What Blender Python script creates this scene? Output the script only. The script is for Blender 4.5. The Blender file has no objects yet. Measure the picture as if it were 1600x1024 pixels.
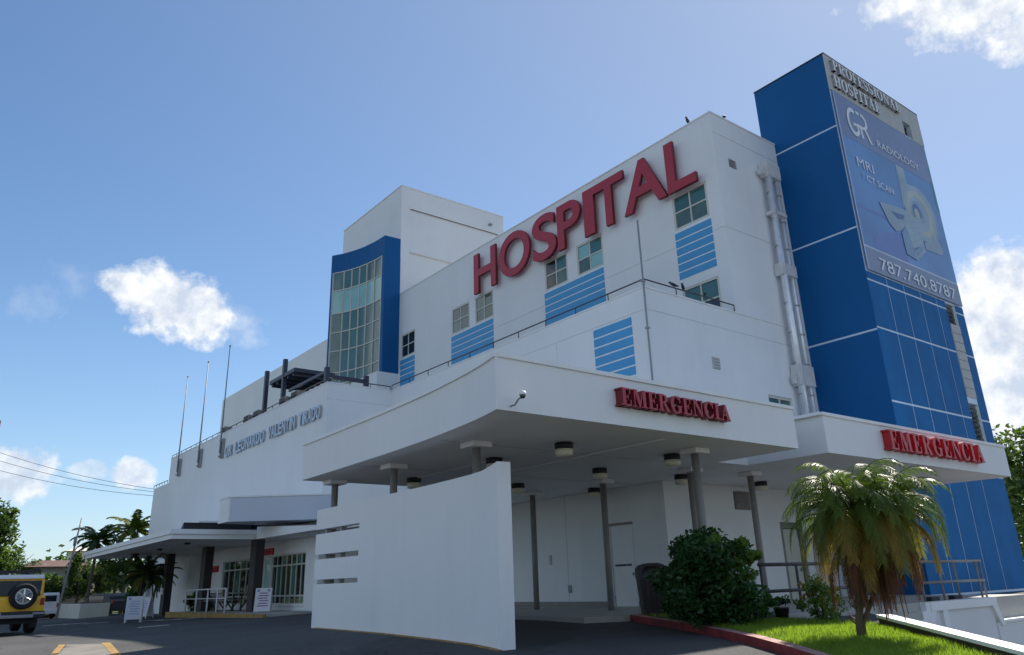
import bpy, math, random
from mathutils import Vector, Matrix
from math import sin, cos, pi, radians, sqrt, atan2

sc = bpy.context.scene
C = sc.collection
rnd = random.Random(11)

# ------------------------------------------------------------------ camera
YAW, PIT, ROL, FPX, CY = 0.90535786, 0.34872064, -0.03226663, 1211.587, 472.307
fw = Vector((cos(YAW)*cos(PIT), sin(YAW)*cos(PIT), sin(PIT)))
rt = Vector((sin(YAW), -cos(YAW), 0)); up = rt.cross(fw)
r_ = rt*cos(ROL)+up*sin(ROL); u_ = -rt*sin(ROL)+up*cos(ROL)
cd = bpy.data.cameras.new('camera'); cam = bpy.data.objects.new('camera', cd); C.objects.link(cam)
cam.matrix_world = Matrix(((r_.x, u_.x, -fw.x, 0), (r_.y, u_.y, -fw.y, 0), (r_.z, u_.z, -fw.z, 0), (0, 0, 0, 1)))
cd.sensor_width = 36; cd.sensor_fit = 'HORIZONTAL'; cd.lens = FPX/1600*36
cd.shift_y = (CY-512)/1600; cd.clip_start = .05; cd.clip_end = 5000
sc.camera = cam

# ------------------------------------------------------------------ light
SUNV = Vector((.95, .20, 1.0)).normalized()
SUN_EL = math.asin(SUNV.z); SUN_AZ = atan2(SUNV.y, SUNV.x)
sl = bpy.data.lights.new('sun', 'SUN'); sun = bpy.data.objects.new('sun', sl); C.objects.link(sun)
sl.energy = 4.2; sl.angle = radians(.5); sl.color = (1, .94, .84)
sun.rotation_euler = SUNV.to_track_quat('Z', 'Y').to_euler()
sun.location = (0, 0, 60)
SKY_STRENGTH = .10
sc.view_settings.view_transform = 'Standard'; sc.view_settings.look = 'None'
sc.view_settings.exposure = 0.96; sc.view_settings.gamma = 1; sc.view_settings.use_curve_mapping = False

# ------------------------------------------------------------------ world: sky and clouds
w = bpy.data.worlds.new('World'); sc.world = w; w.use_nodes = True
nt = w.node_tree; nt.nodes.clear(); N = nt.nodes; L = nt.links
def nd(t, **k):
    n = N.new(t)
    for a, b in k.items(): setattr(n, a, b)
    return n
def math_(op, a, b=None, c=None, clamp=False):
    n = nd('ShaderNodeMath', operation=op, use_clamp=clamp)
    for i, v in enumerate((a, b, c)):
        if v is None: continue
        if hasattr(v, 'is_output'): L.new(v, n.inputs[i])
        else: n.inputs[i].default_value = v
    return n.outputs[0]
sky = nd('ShaderNodeTexSky', sky_type='NISHITA'); sky.sun_disc = False
sky.sun_elevation = SUN_EL; sky.sun_rotation = pi/2-SUN_AZ
sky.altitude = 0; sky.air_density = 1.0; sky.dust_density = .25; sky.ozone_density = 2.5
tc = nd('ShaderNodeTexCoord')
nz = nd('ShaderNodeTexNoise'); nz.inputs['Scale'].default_value = 13; nz.inputs['Detail'].default_value = 9; nz.inputs['Roughness'].default_value = .62
L.new(tc.outputs['Generated'], nz.inputs['Vector'])
nz2 = nd('ShaderNodeTexNoise'); nz2.inputs['Scale'].default_value = 34; nz2.inputs['Detail'].default_value = 9; nz2.inputs['Roughness'].default_value = .6
L.new(tc.outputs['Generated'], nz2.inputs['Vector'])
def cloud(c, rx, ry, rot=0, dens=1.0, amp=1.5, sharp=2.6):
    c = Vector(c).normalized(); a = c.cross(Vector((0, 0, 1))).normalized(); b = a.cross(c)
    A = (a*cos(rot)+b*sin(rot))/rx; B = (-a*sin(rot)+b*cos(rot))/ry
    def dot(v):
        n = nd('ShaderNodeVectorMath', operation='DOT_PRODUCT'); L.new(tc.outputs['Generated'], n.inputs[0]); n.inputs[1].default_value = v
        return n.outputs['Value']
    uu, vv, ff = dot(A), dot(B), dot(c)
    r2 = math_('SQRT', math_('ADD', math_('MULTIPLY', uu, uu), math_('MULTIPLY', vv, vv)))
    m = math_('SUBTRACT', 1.0, r2)
    n_ = math_('MULTIPLY', math_('SUBTRACT', nz.outputs['Fac'], .5), amp)
    n2_ = math_('MULTIPLY', math_('SUBTRACT', nz2.outputs['Fac'], .5), amp*.8)
    s = math_('MULTIPLY', math_('ADD', math_('ADD', m, n_), n2_), sharp, clamp=True)
    s = math_('MULTIPLY', s, dens)
    return math_('MULTIPLY', s, math_('GREATER_THAN', ff, 0))
CL = [((.2075, .9225, .328), .062, .050, -.2, .97), ((.168, .928, .336), .036, .026, -.1, .9), ((.238, .918, .315), .046, .040, -.4, .97), ((.2385, .918, .336), .028, .02, 0, .9),
      ((.0815, .9476, .309), .034, .024, .3, .16, 2.8, 1.1), ((.108, .9366, .334), .030, .018, -.6, .16, 2.8, 1.1), ((.295, .912, .312), .032, .024, -.6, .35, 2.6, 1.2),
      ((.085, .987, .128), .050, .032, 0, .85), ((.16, .978, .134), .022, .012, 0, .5), ((.2075, .9696, .13), .024, .016, -.2, .85),
      ((.915, .3225, .262), .10, .075, .3, 1), ((.935, .304, .20), .10, .09, 0, .95), ((.95, .30, .13), .12, .06, 0, .9), ((.8985, .29, .30), .05, .03, 0, .9),
      ((.80, .215, .556), .10, .045, -.35, 1), ((.775, .235, .580), .08, .04, -.2, .9), ((.835, .17, .525), .06, .04, 0, .9),
      ((-.5, .8, .3), .35, .12, .1, .9), ((.3, -.9, .25), .4, .12, 0, .9), ((-.9, -.2, .3), .4, .14, 0, .9), ((-.6, -.7, .5), .3, .12, .4, .8), ((.85, -.45, .3), .3, .12, 0, .9), ((0, .2, .97), .2, .12, 0, .6),
      ((-.8, .3, .55), .3, .14, 0, .9), ((-.2, -.8, .6), .3, .14, .2, .9), ((-.75, -.5, .15), .5, .10, 0, .9)]  # unseen clouds round the back, added to brighten the shaded walls
tot = None
for c in CL:
    o = cloud(*c); tot = o if tot is None else math_('MAXIMUM', tot, o)
# thin bright veil round the sun's side of the sky
vd = nd('ShaderNodeVectorMath', operation='DOT_PRODUCT'); L.new(tc.outputs['Generated'], vd.inputs[0]); vd.inputs[1].default_value = SUNV
veil = math_('MULTIPLY', math_('POWER', math_('MAXIMUM', vd.outputs['Value'], 0.0), 2.9), .62)
hs = nd('ShaderNodeHueSaturation'); hs.inputs['Saturation'].default_value = 1.13; hs.inputs['Value'].default_value = .80
L.new(sky.outputs[0], hs.inputs['Color'])
sx = nd('ShaderNodeSeparateXYZ'); L.new(tc.outputs['Generated'], sx.inputs[0])
hz = math_('MULTIPLY', math_('POWER', math_('SUBTRACT', 1.0, math_('ABSOLUTE', sx.outputs['Z'])), 7.0), .62)
mh = nd('ShaderNodeMixRGB'); mh.inputs[2].default_value = (2.3, 3.2, 4.4, 1); L.new(hz, mh.inputs[0]); L.new(hs.outputs[0], mh.inputs[1])
mv = nd('ShaderNodeMixRGB'); mv.inputs[2].default_value = (2.05, 2.5, 3.3, 1); L.new(veil, mv.inputs[0]); L.new(mh.outputs[0], mv.inputs[1])
ccol = nd('ShaderNodeMixRGB'); ccol.inputs[1].default_value = (3.3, 3.7, 4.4, 1); ccol.inputs[2].default_value = (5.3, 5.4, 5.5, 1)
L.new(math_('MULTIPLY', math_('SUBTRACT', nz2.outputs['Fac'], .36), 4.0, clamp=True), ccol.inputs[0])
mc = nd('ShaderNodeMixRGB'); L.new(tot, mc.inputs[0]); L.new(mv.outputs[0], mc.inputs[1]); L.new(ccol.outputs[0], mc.inputs[2])
bg = nd('ShaderNodeBackground'); bg.inputs['Strength'].default_value = SKY_STRENGTH
L.new(mc.outputs[0], bg.inputs['Color']); ow = nd('ShaderNodeOutputWorld'); L.new(bg.outputs[0], ow.inputs['Surface'])

# ------------------------------------------------------------------ materials
def mat(name, col, rough=.6, var=.06, scale=3.0, bump=0.0, bscale=60.0, metal=0.0, spec=.5, streak=0.0, emis=None, speck=0.0):
    m = bpy.data.materials.new(name); m.use_nodes = True
    t = m.node_tree; b = t.nodes['Principled BSDF']
    b.inputs['Roughness'].default_value = rough; b.inputs['Metallic'].default_value = metal
    b.inputs['Specular IOR Level'].default_value = spec
    g = t.nodes.new('ShaderNodeNewGeometry')
    n = t.nodes.new('ShaderNodeTexNoise'); n.inputs['Scale'].default_value = scale; n.inputs['Detail'].default_value = 6
    t.links.new(g.outputs['Position'], n.inputs['Vector'])
    mr = t.nodes.new('ShaderNodeMapRange'); mr.inputs['From Min'].default_value = .25; mr.inputs['From Max'].default_value = .75
    mr.inputs['To Min'].default_value = 1-var; mr.inputs['To Max'].default_value = 1+var*.6
    t.links.new(n.outputs['Fac'], mr.inputs['Value'])
    fac = mr.outputs[0]
    if streak:
        mp = t.nodes.new('ShaderNodeMapping'); mp.inputs['Scale'].default_value = (2.2, 2.2, .16)
        t.links.new(g.outputs['Position'], mp.inputs['Vector'])
        n2 = t.nodes.new('ShaderNodeTexNoise'); n2.inputs['Scale'].default_value = 1.6; n2.inputs['Detail'].default_value = 5
        t.links.new(mp.outputs[0], n2.inputs['Vector'])
        m2 = t.nodes.new('ShaderNodeMapRange'); m2.inputs['From Min'].default_value = .5; m2.inputs['From Max'].default_value = .8
        m2.inputs['To Min'].default_value = 1; m2.inputs['To Max'].default_value = 1-streak
        t.links.new(n2.outputs['Fac'], m2.inputs['Value'])
        mu = t.nodes.new('ShaderNodeMath'); mu.operation = 'MULTIPLY'; t.links.new(fac, mu.inputs[0]); t.links.new(m2.outputs[0], mu.inputs[1]); fac = mu.outputs[0]
    if speck:
        n3 = t.nodes.new('ShaderNodeTexNoise'); n3.inputs['Scale'].default_value = 90; n3.inputs['Detail'].default_value = 2
        t.links.new(g.outputs['Position'], n3.inputs['Vector'])
        m3 = t.nodes.new('ShaderNodeMapRange'); m3.inputs['From Min'].default_value = .35; m3.inputs['From Max'].default_value = .65
        m3.inputs['To Min'].default_value = 1-speck; m3.inputs['To Max'].default_value = 1+speck
        t.links.new(n3.outputs['Fac'], m3.inputs['Value'])
        mu = t.nodes.new('ShaderNodeMath'); mu.operation = 'MULTIPLY'; t.links.new(fac, mu.inputs[0]); t.links.new(m3.outputs[0], mu.inputs[1]); fac = mu.outputs[0]
    vm = t.nodes.new('ShaderNodeVectorMath'); vm.operation = 'SCALE'; vm.inputs[0].default_value = col[:3]
    t.links.new(fac, vm.inputs['Scale']); t.links.new(vm.outputs[0], b.inputs['Base Color'])
    if bump:
        nb = t.nodes.new('ShaderNodeTexNoise'); nb.inputs['Scale'].default_value = bscale; nb.inputs['Detail'].default_value = 4
        t.links.new(g.outputs['Position'], nb.inputs['Vector'])
        bp = t.nodes.new('ShaderNodeBump'); bp.inputs['Strength'].default_value = bump; bp.inputs['Distance'].default_value = .02
        t.links.new(nb.outputs['Fac'], bp.inputs['Height']); t.links.new(bp.outputs[0], b.inputs['Normal'])
    if emis:
        b.inputs['Emission Color'].default_value = (*emis[:3], 1); b.inputs['Emission Strength'].default_value = emis[3]
    return m
def leafmat(name, col, var=.35, trans=.35, rough=.45, scale=4.0):
    m = mat(name, col, rough, var, scale, spec=.25)
    t = m.node_tree; b = t.nodes['Principled BSDF']; out = t.nodes['Material Output']
    tr = t.nodes.new('ShaderNodeBsdfTranslucent'); tr.inputs['Color'].default_value = (min(1, col[0]*2.4), min(1, col[1]*2.4), col[2]*1.1, 1)
    mx = t.nodes.new('ShaderNodeMixShader'); mx.inputs[0].default_value = trans
    t.links.new(b.outputs[0], mx.inputs[1]); t.links.new(tr.outputs[0], mx.inputs[2]); t.links.new(mx.outputs[0], out.inputs['Surface'])
    return m
M = {}
M['white'] = mat('white_stucco', (.83, .835, .83), .75, .05, .45, .25, 90, streak=.03)
M['white2'] = mat('white_coping', (.85, .85, .84), .6, .05, 2, .05, 50)
M['soffit'] = mat('soffit_paint', (.84, .84, .83), .7, .05, .8, .1, 40)
M['seam'] = mat('seam_grey', (.45, .46, .47), .8, .1)
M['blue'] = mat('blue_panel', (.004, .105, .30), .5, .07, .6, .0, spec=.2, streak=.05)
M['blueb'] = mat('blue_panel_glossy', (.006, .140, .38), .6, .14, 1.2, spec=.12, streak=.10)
M['joint'] = mat('panel_joint', (.62, .74, .85), .5, .1)
M['stripe'] = mat('light_blue_board', (.060, .335, .63), .5, .05, 2, streak=.05)
M['concrete'] = mat('grey_concrete', (.36, .35, .33), .8, .12, 1.5, .3, 30, streak=.12)
M['conc2'] = mat('walk_concrete', (.42, .41, .38), .85, .15, 1.2, .3, 40, speck=.08)
M['ramp'] = mat('ramp_grey_paint', (.72, .73, .74), .8, .06, .8)
M['boxg'] = mat('box_shade_grey', (.58, .63, .70), .75, .05, .6, .1, 60)  # darker bluish grey: shade on the entrance box front put into its colour
M['island'] = mat('island_concrete', (.20, .185, .16), .9, .25, 2, .4, 40, speck=.15)
M['roof'] = mat('roof_membrane', (.20, .20, .20), .9, .2, 1)
M['block'] = mat('pale_block', (.52, .52, .50), .8, .1, 3)
M['frame'] = mat('cream_frame', (.62, .61, .54), .5, .06, 4)
M['glass'] = mat('teal_glass', (.060, .160, .150), .06, .25, 1.1, spec=.8)
M['glassl'] = mat('pale_teal_glass', (.28, .54, .52), .10, .2, .8, spec=.7)
M['glassd'] = mat('dark_glass', (.018, .026, .032), .04, .3, 1.1, spec=.8)
M['curt'] = mat('curtained_glass', (.085, .150, .130), .10, .25, 3, spec=.7)
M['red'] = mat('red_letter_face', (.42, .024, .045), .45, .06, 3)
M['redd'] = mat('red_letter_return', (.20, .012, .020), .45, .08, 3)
M['redb'] = mat('bright_red_plastic', (.50, .008, .018), .4, .06, 3)
M['metal'] = mat('grey_metal', (.30, .31, .32), .6, .1, 8, metal=.1)
M['rail'] = mat('dark_rail', (.06, .055, .055), .5, .15, 8)
M['pipe'] = mat('pipe_white', (.80, .81, .82), .25, .1, 5, metal=.35)
M['pipeb'] = mat('pipe_sleeve', (.66, .66, .65), .7, .15, 3)
M['column'] = mat('brown_grey_paint', (.24, .225, .21), .5, .12, 5, streak=.1)
M['dbrown'] = mat('dark_brown_paint', (.035, .028, .030), .6, .15, 3)
M['pergola'] = mat('slate_blue_steel', (.045, .055, .085), .5, .1, 3)
M['black'] = mat('black_plastic', (.018, .018, .02), .5, .15, 8)
M['rubber'] = mat('rubber', (.015, .015, .016), .85, .2, 20, .3, 60)
M['bin'] = mat('brown_black_bin', (.035, .028, .030), .55, .15, 5)
M['cream'] = mat('lamp_diffuser', (.80, .74, .58), .35, .1, 6)
M['asphalt'] = mat('asphalt', (.088, .087, .086), .9, .22, .5, .7, 120, speck=.30, spec=.25)
M['curb'] = mat('red_curb_paint', (.27, .035, .038), .7, .6, 3.5, .4, 30, speck=.12)
M['curbtop'] = mat('worn_curb_top', (.44, .25, .22), .8, .6, 4.5, .3, 30)
M['yellow'] = mat('yellow_road_paint', (.36, .22, .06), .8, .45, 5, .3, 60)
M['dash'] = mat('white_road_paint', (.42, .42, .40), .8, .35, 3, .3, 60)
M['soil'] = mat('soil', (.06, .05, .03), .95, .4, 2, .6, 30)
M['grassb'] = mat('grass_base', (.10, .155, .03), .95, .5, 3, .8, 50)
M['grass'] = leafmat('grass_blade', (.17, .26, .035), .55, .35, .6, 2.2)
M['shrub'] = leafmat('shrub_leaf', (.032, .085, .028), .6, .25, .32, 3)
M['shrubl'] = leafmat('young_highlight_leaf', (.10, .17, .035), .4, .3, .35, 3)  # pale leaf; on shrub tops its lighter tone stands in for lit highlights
M['tree'] = leafmat('tree_leaf', (.040, .078, .020), .55, .3, .5, .6)
M['tree2'] = leafmat('light_tree_leaf', (.075, .12, .03), .5, .35, .5, .6)
M['frond'] = leafmat('palm_green', (.075, .120, .016), .35, .22, .42, 4)
M['frondo'] = leafmat('palm_olive', (.125, .135, .022), .35, .35, .35, 4)
M['frondy'] = leafmat('palm_yellow_brown', (.24, .17, .030), .3, .3, .5, 4)
M['frondd'] = leafmat('palm_dark', (.030, .062, .020), .4, .25, .35, 2)
M['dead'] = leafmat('dead_frond_brown', (.12, .055, .028), .4, .15, .8, 6)
M['bark'] = mat('bark', (.11, .085, .06), .9, .35, 6, .9, 25)
M['redroof'] = mat('rust_red_roof', (.13, .07, .06), .8, .2, 1)
M['housew'] = mat('house_wall', (.52, .49, .42), .8, .12, 1)
M['dark'] = mat('dark_opening', (.02, .02, .022), .7, .1)
M['suv'] = mat('yellow_car_paint', (.95, .52, .012), .22, .04, 2, spec=.7)
M['carw'] = mat('white_car_paint', (.72, .72, .72), .25, .04, 2, spec=.6)
M['chrome'] = mat('chrome', (.55, .55, .56), .18, .1, 10, metal=.9)
M['tail'] = mat('tail_light', (.40, .012, .012), .15, .1, 8, spec=.8)
M['signw'] = mat('sign_board_white', (.66, .66, .68), .5, .05, 4)
M['signp'] = mat('sign_purple_print', (.20, .10, .26), .6, .1, 8)
M['bann'] = mat('banner_blue', (.145, .31, .60), .5, .22, .35)
M['bannh'] = mat('banner_header', (.21, .275, .44), .5, .10, .5)
M['bannn'] = mat('banner_number_band', (.23, .29, .42), .5, .06, .5)
M['bannp'] = mat('banner_violet', (.16, .24, .54), .5, .06, 1)
M['bannt'] = mat('banner_teal', (.07, .34, .36), .5, .1, 1)
M['bannl'] = mat('banner_edge', (.50, .60, .72), .5, .1, 1)
M['prw'] = mat('print_white', (.80, .82, .86), .6, .05, 2)
M['prf'] = mat('print_faint', (.32, .40, .62), .6, .05, 2)
M['prg'] = mat('print_machine', (.38, .49, .58), .6, .25, .9)
M['prg2'] = mat('print_machine_side', (.26, .39, .55), .6, .2, .9)
M['prc'] = mat('print_machine_cream', (.50, .55, .50), .6, .2, .9)
M['prk'] = mat('print_machine_dark', (.13, .22, .42), .6, .2, .9)
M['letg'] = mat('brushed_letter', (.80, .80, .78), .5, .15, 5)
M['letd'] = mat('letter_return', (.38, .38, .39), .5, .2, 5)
M['letb'] = mat('pale_blue_letter', (.46, .56, .68), .35, .1, 4)
M['bird'] = mat('bird_feather', (.03, .03, .034), .7, .3, 20)
M['wire'] = mat('cable_black', (.03, .03, .035), .7, .1)
M['planter'] = mat('cream_planter', (.66, .64, .55), .7, .1, 2)

def add_cracks(m, col):
    t = m.node_tree; b = t.nodes['Principled BSDF']; src = b.inputs['Base Color'].links[0].from_socket
    g = t.nodes.new('ShaderNodeNewGeometry'); n = t.nodes.new('ShaderNodeTexNoise'); n.inputs['Scale'].default_value = 1.1; n.inputs['Detail'].default_value = 5
    t.links.new(g.outputs['Position'], n.inputs['Vector'])
    ad = t.nodes.new('ShaderNodeVectorMath'); ad.operation = 'MULTIPLY_ADD'; ad.inputs[1].default_value = (1.6, 1.6, 0); t.links.new(n.outputs['Color'], ad.inputs[0]); t.links.new(g.outputs['Position'], ad.inputs[2])
    v = t.nodes.new('ShaderNodeTexVoronoi'); v.feature = 'DISTANCE_TO_EDGE'; v.inputs['Scale'].default_value = .23; t.links.new(ad.outputs[0], v.inputs['Vector'])
    mr = t.nodes.new('ShaderNodeMapRange'); mr.inputs['From Min'].default_value = 0; mr.inputs['From Max'].default_value = .006; mr.inputs['To Min'].default_value = .75; mr.inputs['To Max'].default_value = 0
    t.links.new(v.outputs['Distance'], mr.inputs['Value'])
    v2 = t.nodes.new('ShaderNodeTexVoronoi'); v2.inputs['Scale'].default_value = .16; t.links.new(ad.outputs[0], v2.inputs['Vector'])
    sp = t.nodes.new('ShaderNodeSeparateColor'); t.links.new(v2.outputs['Color'], sp.inputs[0])
    mp = t.nodes.new('ShaderNodeMapRange'); mp.inputs['To Min'].default_value = .86; mp.inputs['To Max'].default_value = 1.16; t.links.new(sp.outputs[0], mp.inputs['Value'])
    sc_ = t.nodes.new('ShaderNodeVectorMath'); sc_.operation = 'SCALE'; t.links.new(src, sc_.inputs[0]); t.links.new(mp.outputs[0], sc_.inputs['Scale'])
    mx = t.nodes.new('ShaderNodeMixRGB'); mx.inputs[2].default_value = (*col, 1); t.links.new(mr.outputs[0], mx.inputs[0]); t.links.new(sc_.outputs[0], mx.inputs[1]); t.links.new(mx.outputs[0], b.inputs['Base Color'])
add_cracks(M['asphalt'], (.02, .02, .022))

# ------------------------------------------------------------------ helpers
BASE = {}
def tag(o, label, cat, group=None):
    o['label'] = label; o['category'] = cat
    if group: o['group'] = group
    return o
def thing(name, label, cat, loc=(0, 0, 0), rz=0, group=None, local=False):
    o = bpy.data.objects.new(name, None); C.objects.link(o); o.empty_display_size = .3
    o.location = loc; o.rotation_euler = (0, 0, rz)
    BASE[o] = Vector((0, 0, 0)) if local else Vector(loc)
    return tag(o, label, cat, group)
def link(name, me, m, parent=None, at=None, smooth=False):
    if m is not None:
        me.materials.clear(); me.materials.append(m)
    if smooth:
        for p in me.polygons: p.use_smooth = True
    if at is None:
        xs = [v.co for v in me.vertices]
        lo = Vector((min(v.x for v in xs), min(v.y for v in xs), min(v.z for v in xs))); hi = Vector((max(v.x for v in xs), max(v.y for v in xs), max(v.z for v in xs)))
        at = (lo+hi)/2
        me.transform(Matrix.Translation(-at))
    o = bpy.data.objects.new(name, me); C.objects.link(o); BASE[o] = Vector(at)
    if parent is not None:
        o.parent = parent; o.location = Vector(at)-BASE[parent]
    else: o.location = at
    return o
class MB:
    def __init__(s): s.v = []; s.f = []
    def poly(s, pts):
        b = len(s.v); s.v += [tuple(p) for p in pts]; s.f.append(tuple(range(b, b+len(pts)))); return s
    def box(s, x0, x1, y0, y1, z0, z1):
        b = len(s.v)
        s.v += [(x0, y0, z0), (x1, y0, z0), (x1, y1, z0), (x0, y1, z0), (x0, y0, z1), (x1, y0, z1), (x1, y1, z1), (x0, y1, z1)]
        s.f += [tuple(b+i for i in q) for q in ((0, 3, 2, 1), (4, 5, 6, 7), (0, 1, 5, 4), (1, 2, 6, 5), (2, 3, 7, 6), (3, 0, 4, 7))]
        return s
    def prism(s, pts, z0, z1, cap0=True, cap1=True):
        # pts counterclockwise from above; z0/z1 numbers or lists
        n = len(pts); b = len(s.v)
        Z0 = z0 if isinstance(z0, (list, tuple)) else [z0]*n; Z1 = z1 if isinstance(z1, (list, tuple)) else [z1]*n
        s.v += [(p[0], p[1], Z0[i]) for i, p in enumerate(pts)]+[(p[0], p[1], Z1[i]) for i, p in enumerate(pts)]
        for i in range(n):
            j = (i+1) % n; s.f.append((b+i, b+j, b+n+j, b+n+i))
        if cap0: s.f.append(tuple(b+i for i in reversed(range(n))))
        if cap1: s.f.append(tuple(b+n+i for i in range(n)))
        return s
    def tube(s, pts, r, n=8, caps=True, r1=None):
        pts = [Vector(p) for p in pts]; k = len(pts); rings = []
        for i, p in enumerate(pts):
            d = (pts[min(i+1, k-1)]-pts[max(i-1, 0)]).normalized()
            a = d.orthogonal().normalized() if i == 0 else (pa-d*pa.dot(d)).normalized()
            pa = a; c = d.cross(a)
            rr = r if r1 is None else r+(r1-r)*i/(k-1)
            b = len(s.v); rings.append(b)
            s.v += [tuple(p+a*rr*cos(2*pi*j/n)+c*rr*sin(2*pi*j/n)) for j in range(n)]
        for q in range(k-1):
            for j in range(n):
                s.f.append((rings[q]+j, rings[q]+(j+1) % n, rings[q+1]+(j+1) % n, rings[q+1]+j))
        if caps:
            s.f.append(tuple(rings[0]+j for j in reversed(range(n)))); s.f.append(tuple(rings[-1]+j for j in range(n)))
        return s
    def lathe(s, prof, c, n=20, axis='z'):
        b = len(s.v)
        for (r, z) in prof:
            for j in range(n):
                a = 2*pi*j/n
                if axis == 'z': s.v.append((c[0]+r*cos(a), c[1]+r*sin(a), c[2]+z))
                elif axis == 'x': s.v.append((c[0]+z, c[1]+r*cos(a), c[2]+r*sin(a)))
                else: s.v.append((c[0]+r*sin(a), c[1]+z, c[2]+r*cos(a)))
        for i in range(len(prof)-1):
            for j in range(n):
                s.f.append((b+i*n+j, b+i*n+(j+1) % n, b+(i+1)*n+(j+1) % n, b+(i+1)*n+j))
        s.f.append(tuple(b+j for j in reversed(range(n)))); s.f.append(tuple(b+(len(prof)-1)*n+j for j in range(n)))
        return s
    def mesh(s, name):
        me = bpy.data.meshes.new(name); me.from_pydata(s.v, [], s.f); me.update(); return me
    def build(s, name, m, parent=None, smooth=False, at=None, bevel=0):
        me = s.mesh(name); o = link(name, me, m, parent, at, smooth)
        if bevel:
            bm_ = o.modifiers.new('bevel', 'BEVEL'); bm_.width = bevel; bm_.segments = 2; bm_.limit_method = 'ANGLE'
        return o
def box(name, m, parent, *a, bevel=0): return MB().box(*a).build(name, m, parent, bevel=bevel)

def facade(mb, axis, c, u0, u1, z0, z1, holes=(), sgn=-1):
    """wall plane facing -axis; holes: (ua, ub, za, zb, depth, back)"""
    us = sorted({u0, u1, *[v for h in holes for v in h[:2] if u0 < v < u1]}); zs = sorted({z0, z1, *[v for h in holes for v in h[2:4] if z0 < v < z1]})
    def P(u, z, d=0): return (c-sgn*d, u, z) if axis == 'X' else (u, c-sgn*d, z)
    for i in range(len(us)-1):
        for j in range(len(zs)-1):
            um, zm = (us[i]+us[i+1])/2, (zs[j]+zs[j+1])/2
            if any(h[0] < um < h[1] and h[2] < zm < h[3] for h in holes): continue
            q = [P(us[i], zs[j]), P(us[i+1], zs[j]), P(us[i+1], zs[j+1]), P(us[i], zs[j+1])]
            mb.poly(q)
    for h in holes:
        a, b, e, g, d = h[:5]; bk = len(h) > 5 and h[5]
        a, b, e, g = max(a, u0), min(b, u1), max(e, z0), min(g, z1)
        mb.poly([P(a, e), P(b, e), P(b, e, d), P(a, e, d)]); mb.poly([P(a, g), P(a, g, d), P(b, g, d), P(b, g)])
        mb.poly([P(a, e), P(a, e, d), P(a, g, d), P(a, g)]); mb.poly([P(b, e), P(b, g), P(b, g, d), P(b, e, d)])
        if bk: mb.poly([P(a, e, d), P(b, e, d), P(b, g, d), P(a, g, d)])
def groove_h(u0, u1, z, w=.03, d=.02): return (u0, u1, z-w/2, z+w/2, d, True)
def window(parent, axis, c, u0, u1, z0, z1, nu=2, nz_=2, depth=.07, glass=('glass',), fm='frame', fwid=.085, mul=.055):
    """window set back in its opening: frame > panes"""
    f = MB(); y0, y1 = c+depth-.06, c+depth+.02
    def B(mb, ua, ub, za, zb, ya, yb):
        mb.box(ya, yb, ua, ub, za, zb) if axis == 'X' else mb.box(ua, ub, ya, yb, za, zb)
    B(f, u0+.001, u1-.001, z0+.001, z0+fwid, y0, y1); B(f, u0+.001, u1-.001, z1-fwid, z1-.001, y0, y1)
    B(f, u0+.001, u0+fwid, z0+fwid, z1-fwid, y0, y1); B(f, u1-fwid, u1-.001, z0+fwid, z1-fwid, y0, y1)
    uw = (u1-u0-2*fwid)/nu; zw = (z1-z0-2*fwid)/nz_
    for i in range(1, nu): B(f, u0+fwid+i*uw-mul/2, u0+fwid+i*uw+mul/2, z0+fwid, z1-fwid, y0+.004, y1-.004)
    for j in range(1, nz_):
        B(f, u0+fwid, u1-fwid, z0+fwid+j*zw-mul/2, z0+fwid+j*zw+mul/2, y0+.008, y1-.008)
    fo = f.build('window', M[fm], parent)
    for i in range(nu):
        for j in range(nz_):
            p = MB(); B(p, u0+fwid+i*uw+mul/2-.004, u0+fwid+(i+1)*uw-mul/2+.004, z0+fwid+j*zw+mul/2-.004, z0+fwid+(j+1)*zw-mul/2+.004, y0+.03, y0+.045)
            p.build('pane', M[glass[(i*nz_+j) % len(glass)]], fo)
    return fo

def text_mesh(s, size=1.0, extrude=.05, offset=0.0, bevel=0.0, spacing=1.0):
    cu = bpy.data.curves.new('t', 'FONT'); cu.body = s; cu.size = size; cu.extrude = extrude; cu.offset = offset
    cu.bevel_depth = bevel; cu.bevel_resolution = 1; cu.space_character = spacing; cu.resolution_u = 6
    ob = bpy.data.objects.new('t', cu); C.objects.link(ob)
    dg = bpy.context.evaluated_depsgraph_get(); me = bpy.data.meshes.new_from_object(ob.evaluated_get(dg))
    bpy.data.objects.remove(ob); bpy.data.curves.remove(cu)
    return me
def place_text(me, axis, c, u0, u1, z0, z1, shear=0.0):
    """fit a text mesh into a rectangle on a wall facing -axis"""
    xs = [v.co.x for v in me.vertices]; ys = [v.co.y for v in me.vertices]; zs = [v.co.z for v in me.vertices]
    ax, bx, ay, by, az, bz = min(xs), max(xs), min(ys), max(ys), min(zs), max(zs)
    flip = (axis == 'X')
    for v in me.vertices:
        s = (v.co.x-ax)/(bx-ax); t = (v.co.y-ay)/(by-ay); d = v.co.z-bz
        z = z0+t*(z1-z0)
        if axis == 'X': v.co = Vector((c-d, u1-s*(u1-u0), z))
        else: v.co = Vector((u0+s*(u1-u0), c-d, z))
    me.update(); return me
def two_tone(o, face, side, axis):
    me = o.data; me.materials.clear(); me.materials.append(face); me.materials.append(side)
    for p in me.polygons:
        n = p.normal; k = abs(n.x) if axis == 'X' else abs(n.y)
        p.material_index = 0 if k > .7 else 1
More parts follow.
